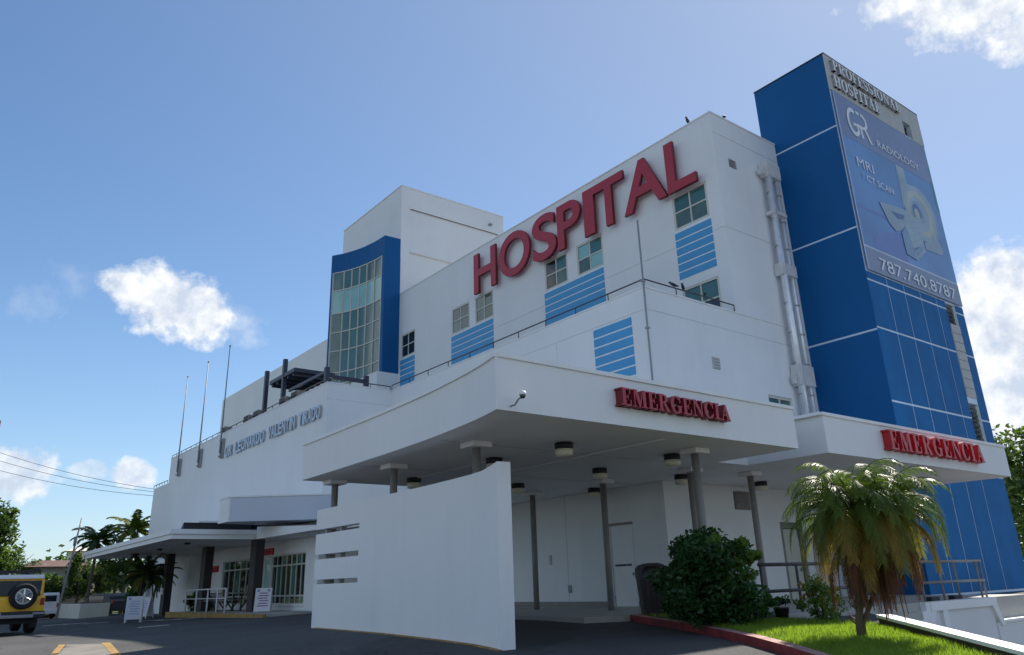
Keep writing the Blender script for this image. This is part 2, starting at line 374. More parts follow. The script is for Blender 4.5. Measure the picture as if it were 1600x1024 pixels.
# serif letters from strokes
def arc(cx, cy, rx, ry, ix, iy, a0, a1, n=12):
    o = [(cx+rx*cos(radians(a0+(a1-a0)*i/n)), cy+ry*sin(radians(a0+(a1-a0)*i/n))) for i in range(n+1)]
    q = [(cx+ix*cos(radians(a0+(a1-a0)*i/n)), cy+iy*sin(radians(a0+(a1-a0)*i/n))) for i in range(n+1)]
    return o+q[::-1]
def R(x0, y0, x1, y1): return [(x0, y0), (x1, y0), (x1, y1), (x0, y1)]
def serif(ch):
    st = .24
    if ch == 'I': return .50, [R(.13, 0, .13+st, 1), R(0, 0, .5, .08), R(0, .92, .5, 1)]
    if ch == 'E': return .80, [R(.1, 0, .1+st, 1), R(0, 0, .74, .09), R(0, .91, .70, 1), R(.62, .68, .70, .91), R(.68, .09, .78, .34), R(.34, .46, .54, .55), R(.50, .36, .57, .65)]
    if ch == 'F': return .76, [R(.1, 0, .1+st, 1), R(0, 0, .46, .08), R(0, .91, .70, 1), R(.62, .66, .70, .91), R(.34, .46, .54, .55), R(.50, .36, .57, .65)]
    if ch == 'L': return .76, [R(.1, 0, .1+st, 1), R(0, 0, .70, .09), R(.64, .09, .74, .36), R(0, .92, .44, 1)]
    if ch == 'T': return .82, [R(.29, 0, .29+st, 1), R(.18, 0, .64, .08), R(0, .91, .82, 1), R(0, .68, .08, .91), R(.74, .68, .82, .91)]
    if ch == 'H': return .98, [R(.1, 0, .1+st, 1), R(.64, 0, .88, 1), R(.34, .46, .64, .55), R(0, 0, .44, .08), R(.54, 0, .98, .08), R(0, .92, .44, 1), R(.54, .92, .98, 1)]
    if ch == 'N': return .98, [R(.12, 0, .21, 1), R(.78, 0, .87, 1), [(.12, 1), (.38, 1), (.87, .12), (.87, 0), (.74, 0), (.12, .94)], R(0, 0, .34, .08), R(.64, .92, .98, 1), R(0, .92, .3, 1)]
    if ch == 'M': return 1.16, [R(.12, 0, .20, 1), R(.82, 0, 1.06, 1), [(.12, 1), (.38, 1), (.66, .24), (.56, .0), (.50, .0)], [(.56, .0), (.60, .28), (.82, .98), (.88, .98), (.62, .0)], R(0, 0, .32, .08), R(.72, 0, 1.16, .08), R(0, .92, .36, 1), R(.84, .92, 1.16, 1)]
    if ch == 'A': return .98, [[(.12, .04), (.46, 1), (.52, 1), (.52, .88), (.20, .04)], [(.42, 1), (.56, 1), (.90, .04), (.62, .04), (.42, .72)], R(.24, .30, .70, .38), R(0, 0, .32, .08), R(.54, 0, .98, .08)]
    if ch in 'PR':
        g = [R(.1, 0, .1+st, 1), R(0, 0, .44, .08), R(0, .92, .42, 1), arc(.42, .74, .38, .26, .16, .17, -90, 90)]
        g.append(R(.34, .91, .43, 1)); g.append(R(.34, .48, .43, .57))
        if ch == 'P': return .82, g
        return .96, g+[[(.42, .50), (.62, .50), (.94, .06), (.98, 0), (.72, 0), (.66, .05)]]
    if ch == 'O': return .96, [arc(.48, .5, .48, .53, .22, .44, 0, 360, 24)]
    if ch == 'C': return .88, [arc(.48, .5, .48, .53, .22, .44, 40, 320, 20), R(.76, .62, .84, 1.0), [(.70, .14), (.80, .12), (.86, .30), (.82, .33)]]
    if ch == 'G': return .98, [arc(.48, .5, .48, .53, .22, .44, 40, 310, 20), R(.76, .62, .84, 1.0), R(.66, .04, .90, .42), R(.56, .38, .98, .46)]
    if ch == 'S': return .72, [arc(.35, .74, .32, .28, .13, .18, 20, 250, 14), arc(.37, .27, .34, .29, .12, .18, -160, 90, 14), [(.20, .62), (.12, .46), (.50, .30), (.60, .46)], R(.60, .68, .67, 1.0), R(.03, 0, .10, .34)]
    return .5, []
def serif_letter(name, ch, axis, c, u, z, h, wd, depth, parent, face, side):
    wch, polys = serif(ch); mb = MB(); k = wd/wch
    for i, pl in enumerate(polys):
        d = depth-i*.0018
        n = len(pl)
        area = sum(pl[a][0]*pl[(a+1) % n][1]-pl[(a+1) % n][0]*pl[a][1] for a in range(n))
        if area < 0: pl = pl[::-1]
        b = len(mb.v)
        if axis == 'Y':
            fr = [(u+p[0]*k, c-d, z+p[1]*h) for p in pl]; bk = [(u+p[0]*k, c, z+p[1]*h) for p in pl]
        mb.v += fr+bk
        mb.f.append(tuple(b+i2 for i2 in range(n)))
        for a in range(n):
            e = (a+1) % n; mb.f.append((b+a, b+n+a, b+n+e, b+e))
    o = mb.build(name, face, parent); two_tone(o, face, side, axis)
    return o

# foliage -------------------------------------------------------------
def leaf_quads(pts, size, flat=.0, aspect=.45, seed=1):
    r = random.Random(seed); V = []; F = []
    for p in pts:
        s = size*(.6+.8*r.random())
        d = Vector((r.gauss(0, 1), r.gauss(0, 1), r.gauss(0, .7)-flat)).normalized()
        q = d.cross(Vector((r.gauss(0, 1), r.gauss(0, 1), r.gauss(0, 1)))).normalized()
        b = len(V); p = Vector(p)
        V += [tuple(p-d*s*.5), tuple(p+q*s*aspect*.5+d*s*.05), tuple(p+d*s*.5), tuple(p-q*s*aspect*.5+d*s*.05)]
        F.append((b, b+1, b+2, b+3))
    return V, F
def clumpy(n, rad, seed, nb=22, sz=.33, low=-.9):
    """points in clumps spread over an ellipsoid"""
    r = random.Random(seed); cl = []
    while len(cl) < nb:
        v = Vector((r.uniform(-1, 1), r.uniform(-1, 1), r.uniform(low, 1)))
        if .25 < v.length < .95: cl.append((v, sz*(.6+.8*r.random())))
    out = []
    for i in range(n):
        c, s = cl[i % nb]
        v = Vector((r.gauss(0, 1), r.gauss(0, 1), r.gauss(0, 1))).normalized()*(r.random()**.45)*s
        q = c+v
        out.append((q.x*rad[0], q.y*rad[1], q.z*rad[2]))
    return out
def foliage(name, c, rad, n, size, m, parent, seed, nb=22, sz=.33, low=-.9, aspect=.45):
    pts = [(c[0]+p[0], c[1]+p[1], c[2]+p[2]) for p in clumpy(n, rad, seed, nb, sz, low)]
    V, F = leaf_quads(pts, size, seed=seed, aspect=aspect); mb = MB(); mb.v = V; mb.f = F
    return mb.build(name, m, parent)
def broad_tree(loc, h, rad, label, seed, m='tree', leaf=.32, n=2600, name='broadleaf_tree', group=None, cat='tree', trunk=.18, nb=26):
    t = thing(name, label, cat, loc, group=group); r = random.Random(seed)
    x, y, z = loc; cz = z+h-rad[2]
    mb = MB(); mb.tube([(x, y, z-.4), (x+.1, y, z+h*.3), (x+.05, y+.1, cz+rad[2]*.4)], trunk, 8, r1=trunk*.45)
    for k in range(6):
        a = k*1.05+r.random(); s = z+h*(.25+.07*k)
        mb.tube([(x+.08, y+.04, s), (x+cos(a)*rad[0]*.35, y+sin(a)*rad[1]*.35, s+rad[2]*.4), (x+cos(a)*rad[0]*.7, y+sin(a)*rad[1]*.7, s+rad[2]*.8)], trunk*.4, 5, r1=trunk*.1)
    mb.build('trunk', M['bark'], t, smooth=True)
    foliage('crown', (x, y, cz), rad, n, leaf, M[m], t, seed, nb=nb)
    foliage('crown', (x+.2, y-.2, cz+.1), (rad[0]*.95, rad[1]*.95, rad[2]), n//3, leaf, M['tree2' if m == 'tree' else 'tree'], t, seed+50, nb=12, sz=.28)
    return t
def frond_mesh(c, az, el, length, nleaf, llen, droop, seed, lw=.014, curl=0, leafdroop=.35):
    """arching rachis with paired leaflets"""
    r = random.Random(seed); mb = MB(); pts = []; p = Vector(c); e = el; n = 12
    h = Vector((cos(az), sin(az), 0))
    for i in range(n+1):
        pts.append(p.copy()); d = h*cos(e)+Vector((0, 0, sin(e))); p = p+d*length/n; e -= droop/n*(.5+1.1*i/n)
        e = max(e, -1.5)
    rw = .006+length*.006
    mb.tube(pts, rw, 4, False, r1=rw*.3)
    side = Vector((-sin(az), cos(az), 0))
    for i in range(nleaf):
        t = .12+.88*i/nleaf; k = t*n; a = int(min(k, n-1)); q = pts[a].lerp(pts[a+1], k-a); d = (pts[a+1]-pts[a]).normalized()
        ll = llen*(1-.55*abs(t-.4)**1.3/.6)*(.8+.4*r.random())
        upv = side.cross(d)
        for s in (-1, 1):
            dd = (side*s*.9+d*.75+upv*.12*r.uniform(-1, 1)-Vector((0, 0, leafdroop*r.uniform(.6, 1.3)))).normalized()
            e1 = q+dd*ll*.55; e2 = e1+(dd-Vector((0, 0, leafdroop*.9))).normalized()*ll*.5
            wv = d*lw*(.8+.5*r.random())
            b = len(mb.v)
            mb.v += [tuple(q-wv*.5), tuple(q+wv*.5), tuple(e1+wv), tuple(e1-wv), tuple(e2)]
            mb.f += [(b, b+1, b+2, b+3), (b+3, b+2, b+4)]
    return mb

# ground height
def zg(X, Y):
    Xc = max(-25, min(X, 12.9)); Yc = min(Y, 85)
    t = X*.617+Y*.787
    return min(-.74, -.77+.034*(Xc-12)-.011*(Yc-30))-max(0, min(6, 18-t))*.031-max(0, min(12-t, 18))*.04
def cop_side(X, Y):
    # signed distance beyond the coping wall line (positive = lower court)
    ax, ay, bx, by = 12.54, 6.62, 9.85, 3.9
    L_ = sqrt((bx-ax)**2+(by-ay)**2); return -((bx-ax)*(Y-ay)-(by-ay)*(X-ax))/L_*-1
def ground_z(X, Y):
    z = zg(X, Y)
    d = cop_side(X, Y)
    if d > .9 and Y < 9.9 and X > 6.0:
        k = min(1, (d-.9)/.8)*min(1, (9.9-Y)/.5)
        z -= 1.4*k
    return z
def axisv(segs):
    out = []
    for a, b, s in segs:
        x = a
        while x < b-1e-6: out.append(x); x += s
    out.append(segs[-1][1]); return out
gx = axisv([(-900, -60, 140), (-60, -12, 8), (-12, 28, .5), (28, 60, 4), (60, 1200, 190)])
gy = axisv([(-900, -60, 140), (-60, -12, 8), (-12, 30, .5), (30, 86, 2), (86, 1500, 200)])
mb = MB(); mb.v = [(x, y, ground_z(x, y)) for y in gy for x in gx]; nx = len(gx)
mb.f = [(j*nx+i, j*nx+i+1, (j+1)*nx+i+1, (j+1)*nx+i) for j in range(len(gy)-1) for i in range(nx-1)]
o = mb.build('asphalt_ground', M['asphalt'], None, at=Vector((0, 0, 0))); o['kind'] = 'structure'
def sheet(name, pts, m, dz=.012, thick=None, kind=True, sub=None):
    """thin sheet following the ground (pts counterclockwise)"""
    mb = MB()
    mb.prism(pts, [zg(*p)-.05 for p in pts], [zg(*p)+dz for p in pts])
    o = mb.build(name, m, None)
    if kind: o['kind'] = 'structure'
    return o

# walkway under the emergency canopies
mb = MB(); mb.prism([(11.3, 12.4), (12.0, 12.0), (13.25, 11.7), (13.25, 9.2), (24.4, 9.2), (24.4, 11.4), (23.8, 13.98), (15.79, 13.98), (15.79, 24), (12.4, 24), (11.5, 19)], -2.9, -.665)
o = mb.build('walkway', M['conc2'], None, bevel=.01); o['kind'] = 'structure'
mb = MB(); mb.prism([(10.42, 27.2), (12.86, 27.2), (12.86, 38.5), (10.42, 38.5)], -1.3, -.70)
o = mb.build('entrance_pavement', M['conc2'], None); o['kind'] = 'structure'
mb = MB(); mb.prism([(10.27, 27.05), (10.42, 27.05), (10.42, 38.6), (10.27, 38.6)], -1.3, -.69)
o = mb.build('yellow_kerb', M['yellow'], None); o['kind'] = 'structure'
# grass verge far left, beyond the car park
mb = MB(); mb.prism([(-60, 70), (60, 70), (60, 160), (-60, 160)], -1.6, -1.1)
o = mb.build('far_grass', M['grassb'], None); o['kind'] = 'structure'

# ---- road markings
for i, (x, y) in enumerate([(6.5, 41.8), (7.18, 40.9), (7.61, 38.92), (8.94, 35.43), (9.27, 34.27), (9.85, 33.61), (7.16, 28.05)]):
    sheet('road_marking', [(x-.45, y-.18), (x+.45, y-.18), (x+.45, y+.18), (x-.45, y+.18)], M['dash'])
sheet('road_marking', [(2.9, 18.5), (3.02, 18.45), (3.50, 20.75), (3.40, 20.9)], M['yellow'])
sheet('road_marking', [(3.57, 16.45), (3.70, 16.45), (4.16, 19.62), (4.02, 19.75)], M['yellow'])
sheet('traffic_island', [(1.2, 12.5), (3.0, 13.2), (3.57, 16.4), (4.0, 19.6), (3.52, 20.7), (3.03, 18.4)], M['island'], .008)

# ---- red curb, lawn, coping wall
def curb_line():
    return [(12.10, 11.90), (11.62, 10.75), (11.02, 9.30), (9.99, 7.45), (9.43, 6.57), (8.35, 5.05), (7.1, 3.5)]
cl = curb_line()
def offset(line, d):
    out = []
    for i, p in enumerate(line):
        a = line[max(i-1, 0)]; b = line[min(i+1, len(line)-1)]; dx, dy = b[0]-a[0], b[1]-a[1]; l = sqrt(dx*dx+dy*dy)
        out.append((p[0]-dy/l*d, p[1]+dx/l*d))
    return out
ci = offset(cl, .17)
mb = MB()
for i in range(len(cl)-1):
    a, b, c, d = cl[i], cl[i+1], ci[i+1], ci[i]
    pts = [a, b, c, d]; mb.prism(pts, [zg(*p)-.1 for p in pts], [zg(*p)+.125 for p in pts], cap1=False)
curb = mb.build('red_kerb', M['curb'], None); curb['kind'] = 'structure'
mb = MB()
for i in range(len(cl)-1):
    pts = [cl[i], cl[i+1], ci[i+1], ci[i]]; mb.poly([(p[0], p[1], zg(*p)+.125) for p in pts])
o = mb.build('kerb_top', M['curbtop'], None); o['kind'] = 'structure'
cop = [(13.3, 7.35), (12.54, 6.62), (9.85, 3.9), (8.0, 2.05)]
lawn_poly = ci+[(7.7, 2.1)]+[p for p in cop[::-1]]+[(13.22, 8.3), (13.22, 9.15), (13.22, 11.68), (12.25, 11.9)]
def inside(x, y, poly):
    c_ = False; j = len(poly)-1
    for i in range(len(poly)):
        if (poly[i][1] > y) != (poly[j][1] > y) and x < (poly[j][0]-poly[i][0])*(y-poly[i][1])/(poly[j][1]-poly[i][1])+poly[i][0]: c_ = not c_
        j = i
    return c_
def zl(x, y): return zg(x, y)+.10-.05*max(0, min(1, 1+cop_side(x, y)/1.6))+.02*sin(x*2.1+y*1.3)*cos(y*1.7)
import bmesh
bm = bmesh.new(); vs = [bm.verts.new((p[0], p[1], zl(*p))) for p in lawn_poly]; bm.faces.new(vs)
bmesh.ops.triangulate(bm, faces=bm.faces[:]); bmesh.ops.subdivide_edges(bm, edges=bm.edges[:], cuts=5, use_grid_fill=True)
for v in bm.verts: v.co.z = zl(v.co.x, v.co.y)
me = bpy.data.meshes.new('lawn'); bm.to_mesh(me); bm.free()
lawn = link('lawn', me, M['grassb'], None); lawn['kind'] = 'structure'
mb = MB(); r = random.Random(5); cnt = 0
while cnt < 42000:
    x = r.uniform(6.9, 13.4); y = r.uniform(2.0, 12.2)
    if not inside(x, y, lawn_poly): continue
    if r.random() < .5 and y > 9: continue
    h = .035+.05*r.random(); a = r.random()*6.283; tx, ty = cos(a)*h*.55, sin(a)*h*.55; wx, wy = -sin(a)*.006, cos(a)*.006
    z = zl(x, y)-.005; b = len(mb.v)
    mb.v += [(x-wx, y-wy, z), (x+wx, y+wy, z), (x+tx, y+ty, z+h)]; mb.f.append((b, b+1, b+2)); cnt += 1
g = mb.build('grass', M['grass'], None); g['kind'] = 'stuff'; tag(g, 'short bright green grass growing on the sunlit lawn wedge', 'grass')
# fallen leaves and bare soil under the shrub
sheet('planting_bed', [(11.3, 9.0), (12.4, 8.9), (13.2, 9.0), (13.2, 11.6), (12.4, 11.8), (11.8, 10.8)], M['soil'], .135)

cw = thing('garden_wall', 'low sloping garden wall with white coping beside the lawn', 'wall', (12.54, 6.62, -.8))
co = offset(cop, .18)
mb = MB(); mt = MB()
for i in range(len(cop)-1):
    pts = [cop[i], cop[i+1], co[i+1], co[i]]
    mb.prism(pts, [zg(*p)-1.8 for p in pts], [zg(*p)+.155 for p in pts], cap1=False)
    q0, q1 = offset(cop, -.03), offset(cop, .21)
    pts = [q0[i], q0[i+1], q1[i+1], q1[i]]
    mt.prism(pts, [zg(*p)+.16 for p in pts], [zg(*p)+.205 for p in pts])
mb.build('wall', M['soil'], cw); mt.build('coping', M['white2'], cw)
#PART2
# ================================================================== HOSPITAL BUILDING
H = thing('hospital_building', 'white stepped hospital block with blue striped boards under its windows', 'building', (15.8, 13.99, -.8))
BOT = -1.6
hw = MB(); holes = []
WIN = [(14.53, 16.07), (19.68, 21.20), (21.78, 23.24), (26.95, 28.42), (28.88, 30.42), (33.95, 35.40)]
holes += [(a, b, 11.56, 12.90, .13) for a, b in WIN]; holes += [(14.50, 16.05, 7.95, 9.36, .13)]
holes += [groove_h(13.991, 14.45, 10.95), groove_h(16.15, 19.6, 10.95), groove_h(23.4, 26.9, 10.95)]
facade(hw, 'X', 20.06, 13.99, 35.69, 7.4, 15.35, holes)
facade(hw, 'Y', 13.99, 20.06, 23.95, 7.87, 15.35, [(20.78, 21.22, 13.42, 13.76, .12, True), groove_h(20.061, 23.9, 14.58), groove_h(20.061, 23.9, 10.95)])
rf = MB(); rf.poly([(20.06, 13.99, 15.345), (32, 13.99, 15.345), (32, 35.69, 15.345), (20.06, 35.69, 15.345)])
hw.poly([(32, 13.99, BOT), (32, 35.69, BOT), (32, 35.69, 15.35), (32, 13.99, 15.35)]); hw.poly([(23.95, 13.99, BOT), (32, 13.99, BOT), (32, 13.99, 15.35), (23.95, 13.99, 15.35)])
hw.build('wall', M['white'], H)
box('roof_coping', M['white2'], H, 20.03, 20.10, 13.96, 35.66, 15.35, 15.40); box('roof_coping', M['white2'], H, 20.104, 24, 13.96, 14.03, 15.35, 15.40)
# lower block
lw = MB()
facade(lw, 'X', 15.8, 13.99, 28.62, BOT, 7.87, [(14.57, 16.17, 4.05, 5.38, .13), groove_h(13.991, 28.6, 7.22), (17.88, 17.905, -1, 7.2, .015, True), (22.6, 22.625, 3.3, 7.2, .015, True),
                                                (15.2, 16.09, -.66, 1.45, .05)])
facade(lw, 'Y', 13.99, 15.8, 23.95, BOT, 7.87, [groove_h(15.801, 23.9, 7.22), (18.50, 18.84, 5.85, 6.22, .04, True), (21.10, 22.42, 4.1, 5.38, .16), (18.71, 19.43, 1.78, 2.30, .05, True), (20.74, 21.9, -.66, 1.48, .25)])
facade(lw, 'Y', 28.62, 12.87, 15.8, BOT, 7.87, [groove_h(12.871, 15.79, 7.22)])
facade(lw, 'X', 12.87, 28.62, 50.87, BOT, 7.87, [(29.8, 33.3, -.48, 1.42, .12), (33.34, 34.2, -.69, 1.42, .12), (35.6, 39.4, -.48, 1.42, .12)])
facade(lw, 'X', 12.87, 50.87, 54.2, BOT, 6.43)
rf.poly([(15.8, 13.99, 7.86), (20.06, 13.99, 7.86), (20.06, 28.62, 7.86), (15.8, 28.62, 7.86)])
rf.poly([(12.87, 28.62, 7.86), (20.06, 28.62, 7.86), (20.06, 50.87, 7.86), (12.87, 50.87, 7.86)])
rf.poly([(12.87, 50.87, 6.43), (20.06, 50.87, 6.43), (20.06, 54.2, 6.43), (12.87, 54.2, 6.43)])
lw.poly([(12.87, 50.87, 6.43), (20.06, 50.87, 6.43), (20.06, 50.87, 7.86), (12.87, 50.87, 7.86)])
lw.poly([(12.87, 54.2, BOT), (20.06, 54.2, BOT), (20.06, 54.2, 6.43), (12.87, 54.2, 6.43)]); lw.poly([(20.06, 54.2, BOT), (20.06, 65.3, BOT), (20.06, 65.3, 6.43), (20.06, 54.2, 6.43)])
lw.build('wall', M['white'], H); rf.build('roof', M['roof'], H)
for a in ((15.77, 15.84, 14.03, 28.5, 7.87, 7.915), (15.77, 23.0, 13.955, 14.03, 7.87, 7.918), (12.84, 12.91, 28.66, 50.87, 7.87, 7.91), (12.84, 15.76, 28.585, 28.66, 7.87, 7.915)):
    box('roof_coping', M['white2'], H, *a)
# stair tower block with recessed panels
tw = MB()
facade(tw, 'Y', 35.69, 20.06, 27.5, 7.4, 22.2, [(20.65, 27.05, 18.20, 20.87, .08, True), (20.65, 27.05, 14.9, 18.08, .08, True)])
facade(tw, 'X', 20.06, 35.69, 43.3, 6.5, 22.2)
tw.poly([(20.06, 35.69, 22.2), (27.5, 35.69, 22.2), (27.5, 43.3, 22.2), (20.06, 43.3, 22.2)]); tw.poly([(27.5, 35.69, 7), (27.5, 43.3, 7), (27.5, 43.3, 22.2), (27.5, 35.69, 22.2)])
tw.poly([(20.06, 43.3, 7), (27.5, 43.3, 7), (27.5, 43.3, 22.2), (20.06, 43.3, 22.2)])
tw.build('stair_tower_wall', M['white'], H)
box('ledge', M['white2'], H, 20.65, 27.05, 35.64, 35.76, 20.87, 20.93); box('ledge', M['white2'], H, 20.65, 27.05, 35.64, 35.76, 18.09, 18.15)
box('drain_spout', M['metal'], H, 26.3, 26.5, 35.5, 35.68, 21.3, 21.4); box('drain_spout', M['metal'], H, 27.0, 27.1, 35.5, 35.68, 20.2, 20.32)
box('roof_coping', M['white2'], H, 20.02, 20.08, 35.66, 43.3, 22.2, 22.26); box('roof_coping', M['white2'], H, 20.084, 27.5, 35.65, 35.72, 22.2, 22.26)
# rear slab
box('rear_wing', M['white'], H, 20.06, 32, 43.35, 65.3, 6.4, 15.26)
# windows
gsets = [('glass', 'curt'), ('curt', 'glassl'), ('glassd', 'glass'), ('curt', 'glass'), ('curt', 'curt'), ('glassd', 'glassd')]
gl = [('curt', 'glass', 'curt', 'glass'), ('glassl', 'glass', 'curt', 'glassl'), ('curt', 'glass', 'glassd', 'glassd'), ('curt', 'curt', 'curt', 'glass'), ('curt', 'curt', 'glass', 'curt'), ('glassd', 'glassd', 'glassd', 'glassd')]
for (a, b), g in zip(WIN, gl): window(H, 'X', 20.06, a, b, 11.56, 12.90, glass=g)
window(H, 'X', 20.06, 14.50, 16.05, 7.95, 9.36, glass=('glassd', 'glass', 'glassd', 'glass'))
window(H, 'X', 15.8, 14.57, 16.17, 4.05, 5.38); window(H, 'Y', 13.99, 21.10, 22.42, 4.1, 5.38, glass=('glassd', 'glass'), depth=.10)
# shades seen behind lower window glass
# striped boards: light blue boards with white gaps between
def stripes(axis, c, u0, u1, z0, z1, n):
    p = (z1-z0)/n; first = None
    for i in range(n):
        a, b = z0+i*p+.026, z0+(i+1)*p-.026
        mbx = MB().box(c-.014, c+.002, u0, u1, a, b)
        o_ = mbx.build('striped_board', M['stripe'], H)
for (a, b, n) in [(19.72, 23.30, 6), (26.98, 30.46, 6), (33.95, 35.45, 6)]: stripes('X', 20.06, a, b, 9.70, 11.50, n)
stripes('X', 20.06, 14.50, 16.09, 9.68, 11.47, 6); stripes('X', 15.8, 14.58, 16.17, 5.42, 7.17, 6)
# vents, small fittings
def louvre(u0, u1, z0, z1, y, m, n=5):
    f = box('vent', m, H, u0, u1, y-.02, y+.03, z0, z1)
    for i in range(n):
        zz = z0+(i+.5)*(z1-z0)/n
        MB().box(u0+.03, u1-.03, y-.05, y-.022, zz-.018, zz+.012).build('slat', m, f)
louvre(20.80, 21.20, 13.44, 13.74, 14.04, M['concrete'], 4); louvre(18.5, 18.84, 5.86, 6.21, 13.985, M['block'], 4)
louvre(18.73, 19.41, 1.80, 2.28, 13.99, M['column'], 6)
# doors under the canopy
dr = box('door', M['white2'], H, 15.83, 15.87, 15.24, 16.05, -.65, 1.42)
for k, (a, b) in enumerate([(15.97, 15.92), (15.90, 15.80), (15.78, 15.70), (15.68, 15.56), (15.54, 15.50), (15.48, 15.36)]):
    MB().box(15.815, 15.829, b, a, .365, .415).build('door_lettering', M['black'], dr)
MB().box(15.805, 15.829, 15.28, 15.34, .12, .20).build('handle', M['metal'], dr)
box('door_frame', M['column'], H, 15.775, 15.84, 15.19, 16.10, 1.43, 1.49)
dr = box('door', M['frame'], H, 20.95, 21.75, 14.10, 14.14, -.65, 1.30); MB().box(21.62, 21.68, 14.05, 14.098, .1, .2).build('handle', M['metal'], dr)
box('door_frame', M['column'], H, 20.755, 20.90, 14.02, 14.12, -.65, 1.46); box('door_frame', M['column'], H, 20.904, 21.89, 14.02, 14.12, 1.32, 1.46)
box('door_frame', M['column'], H, 21.78, 21.89, 14.02, 14.12, -.65, 1.315); box('dark_reveal', M['dark'], H, 20.75, 21.89, 14.20, 14.23, -.66, 1.475)
box('skirting', M['column'], H, 15.77, 15.798, 16.14, 24, -.66, -.52); box('skirting', M['column'], H, 15.77, 15.798, 14.0, 15.16, -.66, -.52)
box('socket_cover', M['block'], H, 15.77, 15.798, 18.60, 18.70, .50, .78); box('socket_cover', M['metal'], H, 15.76, 15.798, 17.78, 17.90, -.28, -.08)
box('wall_lamp', M['black'], H, 16.85, 16.97, 13.90, 13.985, 1.72, 1.90)
# corner downpipe and mast
mb = MB(); mb.tube([(15.72, 13.93, 9.95), (15.72, 13.93, 3.3)], .028, 8); mb.build('lightning_rod', M['metal'], H, True)
for z in (8.0, 6.6, 5.0): box('rod_bracket', M['metal'], H, 15.67, 15.79, 13.90, 13.985, z, z+.05)
# front glazing of the entrance hall
def entrance_glass(u0, u1, n, z0=-.46, z1=1.40, door=False):
    zz = [z0, z0+.30, 1.0, z1]; f = MB()
    for i in range(n+1):
        u = u0+(u1-u0)*i/n; f.box(12.93, 13.02, u-.022, u+.022, z0, z1)
    for z in zz: f.box(12.934, 13.016, u0, u1, z-.028, z+.028)
    fo = f.build('entrance_glazing', M['frame'], H)
    for i in range(n):
        for j in range(3):
            a, b = u0+(u1-u0)*i/n+.028, u0+(u1-u0)*(i+1)/n-.028
            MB().box(12.965, 12.985, a, b, zz[j]+.026, zz[j+1]-.026).build('pane', M['glassd'] if (i+j) % 3 else M['glass'], fo)
entrance_glass(29.82, 33.28, 7); entrance_glass(35.62, 39.38, 5)
f = MB(); f.box(12.93, 13.0, 33.36, 33.44, -.69, 1.4).box(12.93, 13.0, 34.1, 34.18, -.69, 1.4).box(12.934, 12.996, 33.44, 34.1, 1.30, 1.4).box(12.934, 12.996, 33.44, 34.1, -.69, -.5)
fo = f.build('entrance_door', M['frame'], H); MB().box(12.955, 12.975, 33.43, 34.11, -.51, 1.31).build('pane', M['glassl'], fo)
box('sill', M['white2'], H, 12.80, 12.868, 29.7, 33.3, -.53, -.47)
for (a, b, z0, z1) in ((39.95, 41.6, .98, 1.27), (33.06, 34.19, 1.46, 1.73)):
    s_ = thing('red_sign', 'small red sign left of the entrance doors between the dark pillars' if a > 35 else 'small red sign above the entrance glazing by the nearest dark pillar', 'sign', (12.85, a, z0))
    box('sign_board', M['redb'], s_, 12.80, 12.862, a, b, z0, z1); 
    for q in range(5): box('sign_print', M['redd'], s_, 12.79, 12.799, a+.1+q*(b-a-.2)/5, a+.1+(q+.7)*(b-a-.2)/5, z0+.11, z0+.17)
# ------- blue curved stair bay
curve = [(19.055, 35.70), (19.03, 36.4), (18.95, 37.1), (18.83, 37.75), (18.68, 38.3), (18.48, 38.85), (18.25, 39.35), (17.85, 40.0)]
def cpt(t):
    k = t*(len(curve)-1); i = min(int(k), len(curve)-2); f_ = k-i
    return Vector((curve[i][0]+(curve[i+1][0]-curve[i][0])*f_, curve[i][1]+(curve[i+1][1]-curve[i][1])*f_))
NT = 42; cv = [cpt(i/NT) for i in range(NT+1)]
def bay_panel(name, t0, t1, z0, z1, off, th, m, parent):
    k0, k1 = t0, t1; n = max(1, int((k1-k0)*NT+.5)); P_ = [cpt(k0+(k1-k0)*i/n) for i in range(n+1)]; mb = MB(); F = []; B_ = []
    for i, p in enumerate(P_):
        d = (cpt(min(1, k0+(k1-k0)*i/n+.02))-cpt(max(0, k0+(k1-k0)*i/n-.02))).normalized(); nn = Vector((-d.y, d.x))
        F.append(p+nn*off); B_.append(p+nn*(off-th))
    pts = [tuple(p) for p in F]+[tuple(p) for p in B_[::-1]]
    mb.prism(pts[::-1], z0, z1) if False else mb.prism(pts, z0, z1)
    return mb.build(name, m, parent)
bay = [tuple(p) for p in cv]
mb = MB()
mb.prism([(20.058, 35.72), (20.058, 43.0), (19.3, 43.0)]+[(p[0]+.10, p[1]) for p in bay[::-1]], 10.8, 18.68); mb.build('stair_bay', M['joint'], H)
mb = MB(); q = bay
mb.prism([(20.056, 35.68), (20.056, 43.02), (19.28, 43.02)]+q[::-1], 17.62, 18.76); mb.build('bay_head', M['blue'], H)
box('bay_side', M['blue'], H, 19.06, 20.055, 35.66, 35.715, 10.8, 17.618)
bay_panel('bay_jamb', 0, .055, 10.8, 17.618, .0, .12, M['blue'], H)
bay_panel('bay_jamb', .975, 1.0, 10.8, 17.618, .0, .12, M['blue'], H)
mb = MB(); mb.prism([(17.86, 40.0), (17.95, 39.98), (19.35, 43.0), (19.26, 43.04)], 10.8, 17.618); mb.build('bay_side', M['blue'], H)
rows = [10.82, 11.48, 12.75, 13.87, 15.03, 16.45, 17.60]; nc = 6
fr = MB()
for z in rows:
    P_ = [cpt(.055+.92*i/24) for i in range(25)]
    pts = [tuple(p) for p in P_]+[(p[0]+.08, p[1]) for p in P_[::-1]]; fr.prism(pts[::-1], z-.03, z+.03)
